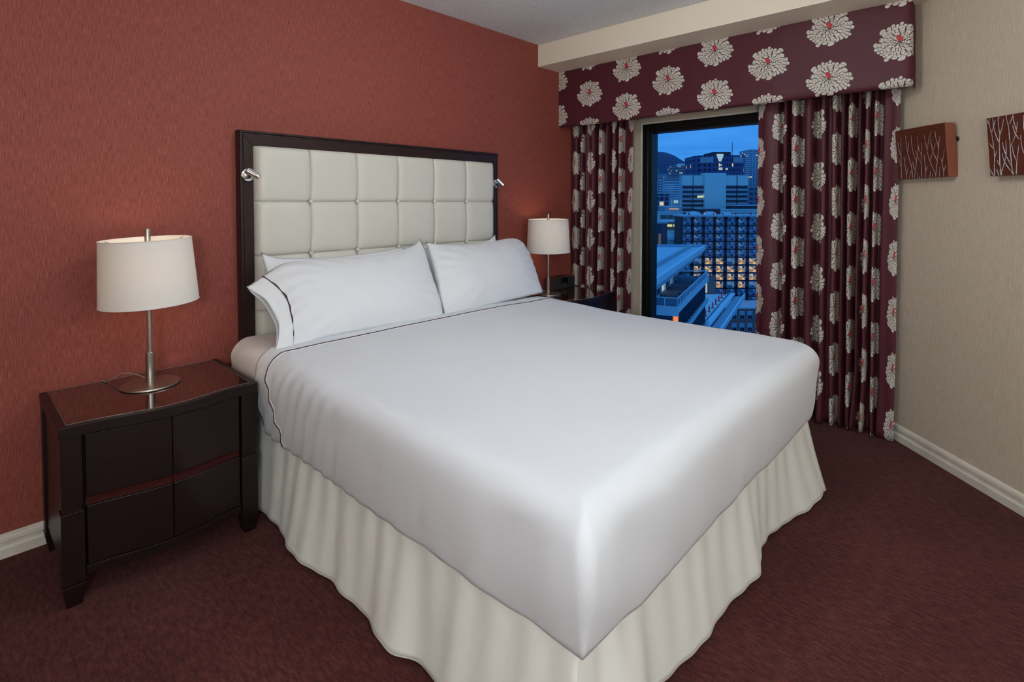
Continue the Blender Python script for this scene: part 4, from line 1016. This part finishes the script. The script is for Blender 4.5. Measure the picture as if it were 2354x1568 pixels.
# faceted building with pyramid windows --------------------------------
Z = 220.0; pp = Z/1236
r0 = lat(1567.5, Z); COLS = 11; pitchx = 25.6*pp; pitchz = 18.15*pp; x_first = (1581.0-1567.5)*pp; top = hgt(498, Z); z_first = hgt(510.5, Z)
fb = thing('faceted_building', 'dark building of pyramid shaped windows, several floors lit warm', 'building', city(r0, Z), -YAW, B)
Wd = pitchx*COLS
MB().box(0, Wd, 1.2, 10, 0, top).build('walls', C_dark, fb, local=True)
MB().box(-.4, Wd+.4, -.2, 10.4, top, top+.7).build('roof', C_roof, fb, local=True)
C_f = [plain('facet_blue_bright', (.34, .46, .60), .3, .5), plain('facet_blue_mid', (.16, .22, .34), .3, .5), plain('facet_blue_deep', (.05, .07, .12), .3, .4), plain('facet_black', (.010, .012, .02), .5, .2), plain('pale_window_rim', (.55, .66, .78), .4)]  # blue facet tones paint differing sky reflection and shade into the window glass
def window_mesh(nm, mats):
    a = 8.6*pp; h_ = 7.3*pp; mb = MB()
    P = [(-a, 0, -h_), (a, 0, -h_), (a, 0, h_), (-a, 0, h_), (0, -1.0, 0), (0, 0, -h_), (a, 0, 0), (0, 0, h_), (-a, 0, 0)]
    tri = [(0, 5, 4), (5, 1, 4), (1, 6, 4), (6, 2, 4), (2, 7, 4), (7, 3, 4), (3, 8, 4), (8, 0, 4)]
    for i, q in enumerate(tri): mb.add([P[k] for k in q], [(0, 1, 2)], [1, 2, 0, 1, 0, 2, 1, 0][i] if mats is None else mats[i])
    w_ = .09
    for x0, x1, z0, z1 in ((-a, a, h_-w_*1.4, h_), (-a, a, -h_, -h_+w_), (-a, -a+w_, -h_, h_), (a-w_, a, -h_, h_)): mb.box(x0, x1, -.12, .05, z0, z1, 4)
    mb.box(-.03, .03, -1.02, .02, -a, a, 2) if False else None
    return mb
dark_me = window_mesh('window', None).mesh('window', C_f)
G_amber = glow('amber_lit_window', (.85, .42, .12), .42); G_rose = glow('rose_lit_window', (.55, .42, .42), .45)
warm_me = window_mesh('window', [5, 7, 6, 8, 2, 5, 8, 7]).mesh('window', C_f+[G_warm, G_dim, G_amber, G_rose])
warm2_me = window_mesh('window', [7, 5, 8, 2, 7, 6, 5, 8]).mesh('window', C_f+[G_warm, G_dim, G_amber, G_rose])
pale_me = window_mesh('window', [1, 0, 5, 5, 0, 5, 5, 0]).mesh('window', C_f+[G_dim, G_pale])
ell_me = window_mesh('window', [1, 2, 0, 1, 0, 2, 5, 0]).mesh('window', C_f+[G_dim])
# dark facet between four windows
mb = MB(); hx, hz = (pitchx-17.2*pp)/2, pitchz/2
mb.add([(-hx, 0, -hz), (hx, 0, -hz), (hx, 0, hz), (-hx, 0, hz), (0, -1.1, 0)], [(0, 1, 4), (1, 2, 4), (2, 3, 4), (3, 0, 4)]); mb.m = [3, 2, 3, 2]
facet_me = mb.mesh('facet', C_f)
for cl in range(COLS): MB().box(x_first+cl*pitchx-8.4*pp, x_first+cl*pitchx+8.4*pp, .6, 1.3, top-.75, top-.05).build('cornice_panel', C_mid, fb, local=True)
random.seed(11)
for rw in range(13):
    zc = z_first-rw*pitchz
    for cl in range(COLS):
        xc = x_first+cl*pitchx
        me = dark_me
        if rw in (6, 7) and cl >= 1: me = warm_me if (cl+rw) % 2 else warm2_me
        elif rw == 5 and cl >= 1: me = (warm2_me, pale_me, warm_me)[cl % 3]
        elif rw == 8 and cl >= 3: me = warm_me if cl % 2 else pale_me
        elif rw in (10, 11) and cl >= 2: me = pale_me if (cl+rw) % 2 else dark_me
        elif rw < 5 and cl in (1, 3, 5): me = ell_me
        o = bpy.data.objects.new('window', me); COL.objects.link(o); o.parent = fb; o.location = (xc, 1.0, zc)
        f_ = bpy.data.objects.new('facet', facet_me); COL.objects.link(f_); f_.parent = fb; f_.location = (xc+pitchx/2, 1.1, zc)
for i, px in enumerate((1585, 1588, 1618, 1645, 1664, 1696, 1729)):
    o = MB().lathe([(0, 0), (.32, 0), (.28, .9), (.2, 1.1), (0, 1.1)], n=8).build('roof_vent', C_red, fb, smooth=True, local=True); o.location = (lat(px, Z)-r0, 1.0+i % 2, top+.7); o.scale = (1, 1, .75)
for i, (px, w_) in enumerate(((1592, 1.8), (1601, 2.2), (1612, 1.4), (1638, 2.4), (1676, 2.8))):
    x = lat(px, Z)-r0; MB().box(x, x+w_, 5, 8, top+.7, top+1.6+.4*(i % 2)).build('roof_unit', C_steel, fb, local=True)

# big overhanging roof in front, with glazed storey and railed terrace ----
EYE = 1.3
hr = -7.12-GZ
rc = thing('rooftop_building', 'modern building with a wide overhanging flat roof and a railed terrace', 'building', city(0, 0), -YAW, B)
e = Vector((36.08-14.04, 100-54)).normalized(); pn = Vector((e.y, -e.x))     # along the right edge, outward
far = Vector((36.08, 100)); near = far-e*72
lft = Vector((-14, 100)); lfn = Vector((-30, 40))
def pol(pts): return [(p[0], p[1]) for p in pts]
inn = -pn
MB().prism(pol([lft, far, near, lfn]), hr-.5, hr).build('roof', C_roof, rc, local=True)
# fascia steps along the right edge
for k, (o_, z0_, z1_) in enumerate(((.0, -.45, .25), (-.25, -.85, -.45), (-.5, -1.35, -.85))):
    a, b_ = far+pn*(o_+.02), near+pn*(o_+.02); MB().prism(pol([a, b_, b_-pn*.5, a-pn*.5]), hr+z0_, hr+z1_).build('fascia', (C_steel, C_fascia, C_mid)[k], rc, local=True)
MB().prism(pol([lft, far, far-Vector((0, .6)), lft-Vector((0, .6))]), hr, hr+.45).build('parapet', C_fascia, rc, local=True)
a, b_ = far-pn*2.2, near-pn*2.2; MB().prism(pol([a, b_, b_-pn*.35, a-pn*.35]), hr, hr+.5).build('roof_kerb', C_mid, rc, local=True)
random.seed(5)
for i in range(10):
    p = lerp(far, near, .2+.06*i)-pn*(4+random.random()*9); MB().box(p.x-.3, p.x+.3, p.y-.3, p.y+.3, hr, hr+.25+.3*random.random()).build('roof_vent', C_mid, rc, local=True)
ht = -12.9-GZ                         # terrace level
# glazed storey set back below the roof
ga, gb = far-pn*4.5-e*2, near-pn*4.5
L_ = (ga-gb).length; nb = 18
for i in range(nb):
    p, q = lerp(ga, gb, i/nb), lerp(ga, gb, (i+.94)/nb)
    mtl = (C_win, C_win, G_dim, C_win, G_pale, C_win, C_win, C_f[0])[i % 8]
    MB().prism(pol([p, q, q-pn*.2, p-pn*.2]), ht, hr-.9).build('glass_panel', mtl, rc, local=True)
    MB().prism(pol([q, q+(ga-gb)*-.0035, q+(ga-gb)*-.0035+pn*.3, q+pn*.3]), ht-6, hr-.9).build('mullion', C_steel, rc, local=True)
for zz in (ht+1.6, ht+3.4): MB().prism(pol([ga+pn*.15, gb+pn*.15, gb-pn*.1, ga-pn*.1]), zz, zz+.16).build('transom', C_steel, rc, local=True)
tf = Vector((36.3, 100))+e*2; tn = Vector((22.41, 72.5))
ti, tni = tf-pn*5.2, tn-pn*3.4
MB().prism(pol([tf, tn, tni, ti]), ht-.2, ht).build('terrace_floor', C_deckdark, rc, local=True)
MB().prism(pol([tf+pn*.2, tn+pn*.2, tn-pn*.3, tf-pn*.3]), ht-.9, ht+.02).build('terrace_edge', C_steel, rc, local=True)
MB().prism(pol([tn+pn*.2, tni, tni-e*.4, tn+pn*.2-e*.4]), ht-1.3, ht+.02).build('terrace_edge', C_steel, rc, local=True)
M_rail = m = bpy.data.materials.new('blue_railing_glass'); m.use_nodes = True; N = NT(m.node_tree); m.node_tree.nodes.clear()
tr = N.n('ShaderNodeBsdfTransparent'); tr.inputs[0].default_value = (.8, .9, 1, 1); df = N.n('ShaderNodeBsdfDiffuse'); df.inputs[0].default_value = (.35, .45, .55, 1); mx = N.n('ShaderNodeMixShader'); mx.inputs[0].default_value = .35; out = N.n('ShaderNodeOutputMaterial')
N.set(mx.inputs[1], tr.outputs[0]); N.set(mx.inputs[2], df.outputs[0]); N.set(out.inputs[0], mx.outputs[0])
def rail(a, b_, n, z):
    for i in range(n+1):
        p = lerp(a, b_, i/n); MB().box(p.x-.07, p.x+.07, p.y-.07, p.y+.07, z, z+1.05).build('rail_post', C_steel, rc, local=True)
        if i < n:
            q = lerp(a, b_, (i+1)/n); d_ = (q-p).normalized(); nn = Vector((d_.y, -d_.x))*.03
            MB().prism(pol([p+d_*.1+nn, q-d_*.1+nn, q-d_*.1-nn, p+d_*.1-nn]), z+.1, z+.95).build('rail_glass', M_rail, rc, local=True)
    d_ = (b_-a).normalized(); nn = Vector((d_.y, -d_.x))*.09
    MB().prism(pol([a+nn, b_+nn, b_-nn, a-nn]), z+1.02, z+1.16).build('handrail', C_steel, rc, local=True)
rail(tf, tn, 15, ht); rail(tn, tni, 2, ht)
MB().box(tf.x-5.5, tf.x, tf.y+.2, tf.y+.5, ht+.9, ht+1.1).build('handrail', C_steel, rc, local=True)
for i in range(3):                      # planters on the terrace
    p = lerp(tf, tn, .35+.2*i)-pn*1.0; MB().lathe([(0, ht), (.2, ht), (.22, ht+.3), (.12, ht+.5), (0, ht+.55)], (p.x, p.y, 0), 10).build('planter', C_dark, rc, smooth=True, local=True)
# storeys below the terrace: dark glass, ledges, one orange lit window
la, lb_ = tf-pn*.6, tn-pn*.6
MB().prism(pol([la, lb_, lb_-pn*8, la-pn*8]), 0, ht-.9).build('lower_wall', C_win, rc, local=True)
for i in range(14):
    p = lerp(la, lb_, i/14); MB().prism(pol([p, p-e*.25, p-e*.25+pn*.25, p+pn*.25]), 0, ht-.9).build('mullion', C_f[2], rc, local=True)
for zz, o_ in ((ht-4.4, .75), (ht-8.8, .95)):
    a, b_ = la+pn*o_, lb_-e*8+pn*o_; MB().prism(pol([a, b_, b_-pn*(o_+.5), a-pn*(o_+.5)]), zz-.45, zz).build('ledge', C_fascia, rc, local=True)
    MB().prism(pol([a+pn*.1, b_+pn*.1, b_-pn*.2, a-pn*.2]), zz, zz+.35).build('ledge_rail', C_steel, rc, local=True)
p = lb_+e*.5; MB().prism(pol([p, p+e*2.6, p+e*2.6+pn*.3, p+pn*.3]), ht-2.6, ht-1.6).build('lit_window', G_orange, rc, local=True)
p = lb_+e*20; MB().prism(pol([p, p+e*.5, p+e*.5+pn*.9, p+pn*.9]), ht-11.5, ht-9.6).build('stair_light', G_yel, rc, local=True)
# paved deck with red bollards and steel channel
dk = thing('walkway', 'pale paved walkway beside the terrace lined with red bollards', 'walkway', city(0, 0), -YAW)
dz = -24.6-GZ
d0, d1 = Vector((lat(1626, 148), 150)), Vector((lat(1681, 148), 150)); e2 = Vector((-.55, -1)).normalized(); 
MB().prism(pol([d0, d1, d1+e2*60, d0+e2*60]), dz-.6, dz).build('deck', C_conc, dk, local=True)
for i in range(6): p, q = lerp(d0, d1, 0)+e2*(6+i*6), lerp(d0, d1, 1)+e2*(6+i*6); MB().prism(pol([p, q, q+e2*.15, p+e2*.15]), dz, dz+.05).build('deck_joint', C_mid, dk, local=True)
p, q = d1+Vector((.9, 0)), d1+Vector((2.2, 0)); MB().prism(pol([p, q, q+e2*60, p+e2*60]), dz-.2, dz+.35).build('steel_channel', C_steel, dk, local=True)
p, q = d1+Vector((2.2, 0)), d1+Vector((4.6, 0)); MB().prism(pol([p, q, q+e2*60, p+e2*60]), dz-.9, dz-.6).build('gutter', C_mid, dk, local=True)
p, q = d1+Vector((4.6, 0)), d1+Vector((5.1, 0)); MB().prism(pol([p, q, q+e2*60, p+e2*60]), dz-.9, dz+.1).build('parapet', C_steel, dk, local=True)
MB().prism(pol([d0, d0+Vector((3.2, 0)), d0+Vector((3.2, .4)), d0+Vector((0, .4))]), dz, dz+5.2).build('stair_wall', C_brick, dk, local=True)
MB().box(d0.x+.4, d0.x+.9, d0.y-.1, d0.y+.1, dz+.4, dz+4.6).build('lit_strip', G_pale, dk, local=True)
bol = MB().lathe([(0, 0), (.42, 0), (.42, .12), (.2, .16), (.18, 1.35), (.1, 1.5), (0, 1.5)], n=10)
bme = bol.mesh('bollard', C_red, smooth=True)
for i in range(8):
    p = d1+e2*(2+i*5.2)-Vector((.6, 0)); o = bpy.data.objects.new('bollard', bme); COL.objects.link(o); x_, y_, z_ = city(p.x, p.y, GZ+dz); o.location = (x_, y_, z_)
    tag(o, ('first', 'second', 'third', 'fourth', 'fifth', 'sixth', 'seventh', 'eighth')[i]+' small red bollard from the far end of the pale walkway outside', 'bollard', 'red bollards on the walkway')
# dark brick building low at the right
Z = 200; t, Wd, H = building('brick_building', 'dark red brick building with tall sash windows at the bottom of the view', 1672, 1830, 711, Z, 14, C_brick, C_steel, group=B)
for rw in range(2):
    for cl in range(7):
        x = 2.2+cl*2.9; za = H-3.9-rw*4.6
        f_ = MB().box(x, x+1.75, -.12, .2, za, za+3.0).build('window', C_steel, t, local=True)
        for (a, b_, c, d_) in ((.1, .83, .1, 1.45), (.92, 1.65, .1, 1.45), (.1, .83, 1.55, 2.9), (.92, 1.65, 1.55, 2.9)):
            o = MB().box(x+a, x+b_, -.16, -.1, za+c, za+d_).build('pane', G_yel if (rw == 1 and cl == 4 and a < .5) else (C_f[0] if c > 1 else C_win), None, local=True); o.parent = f_
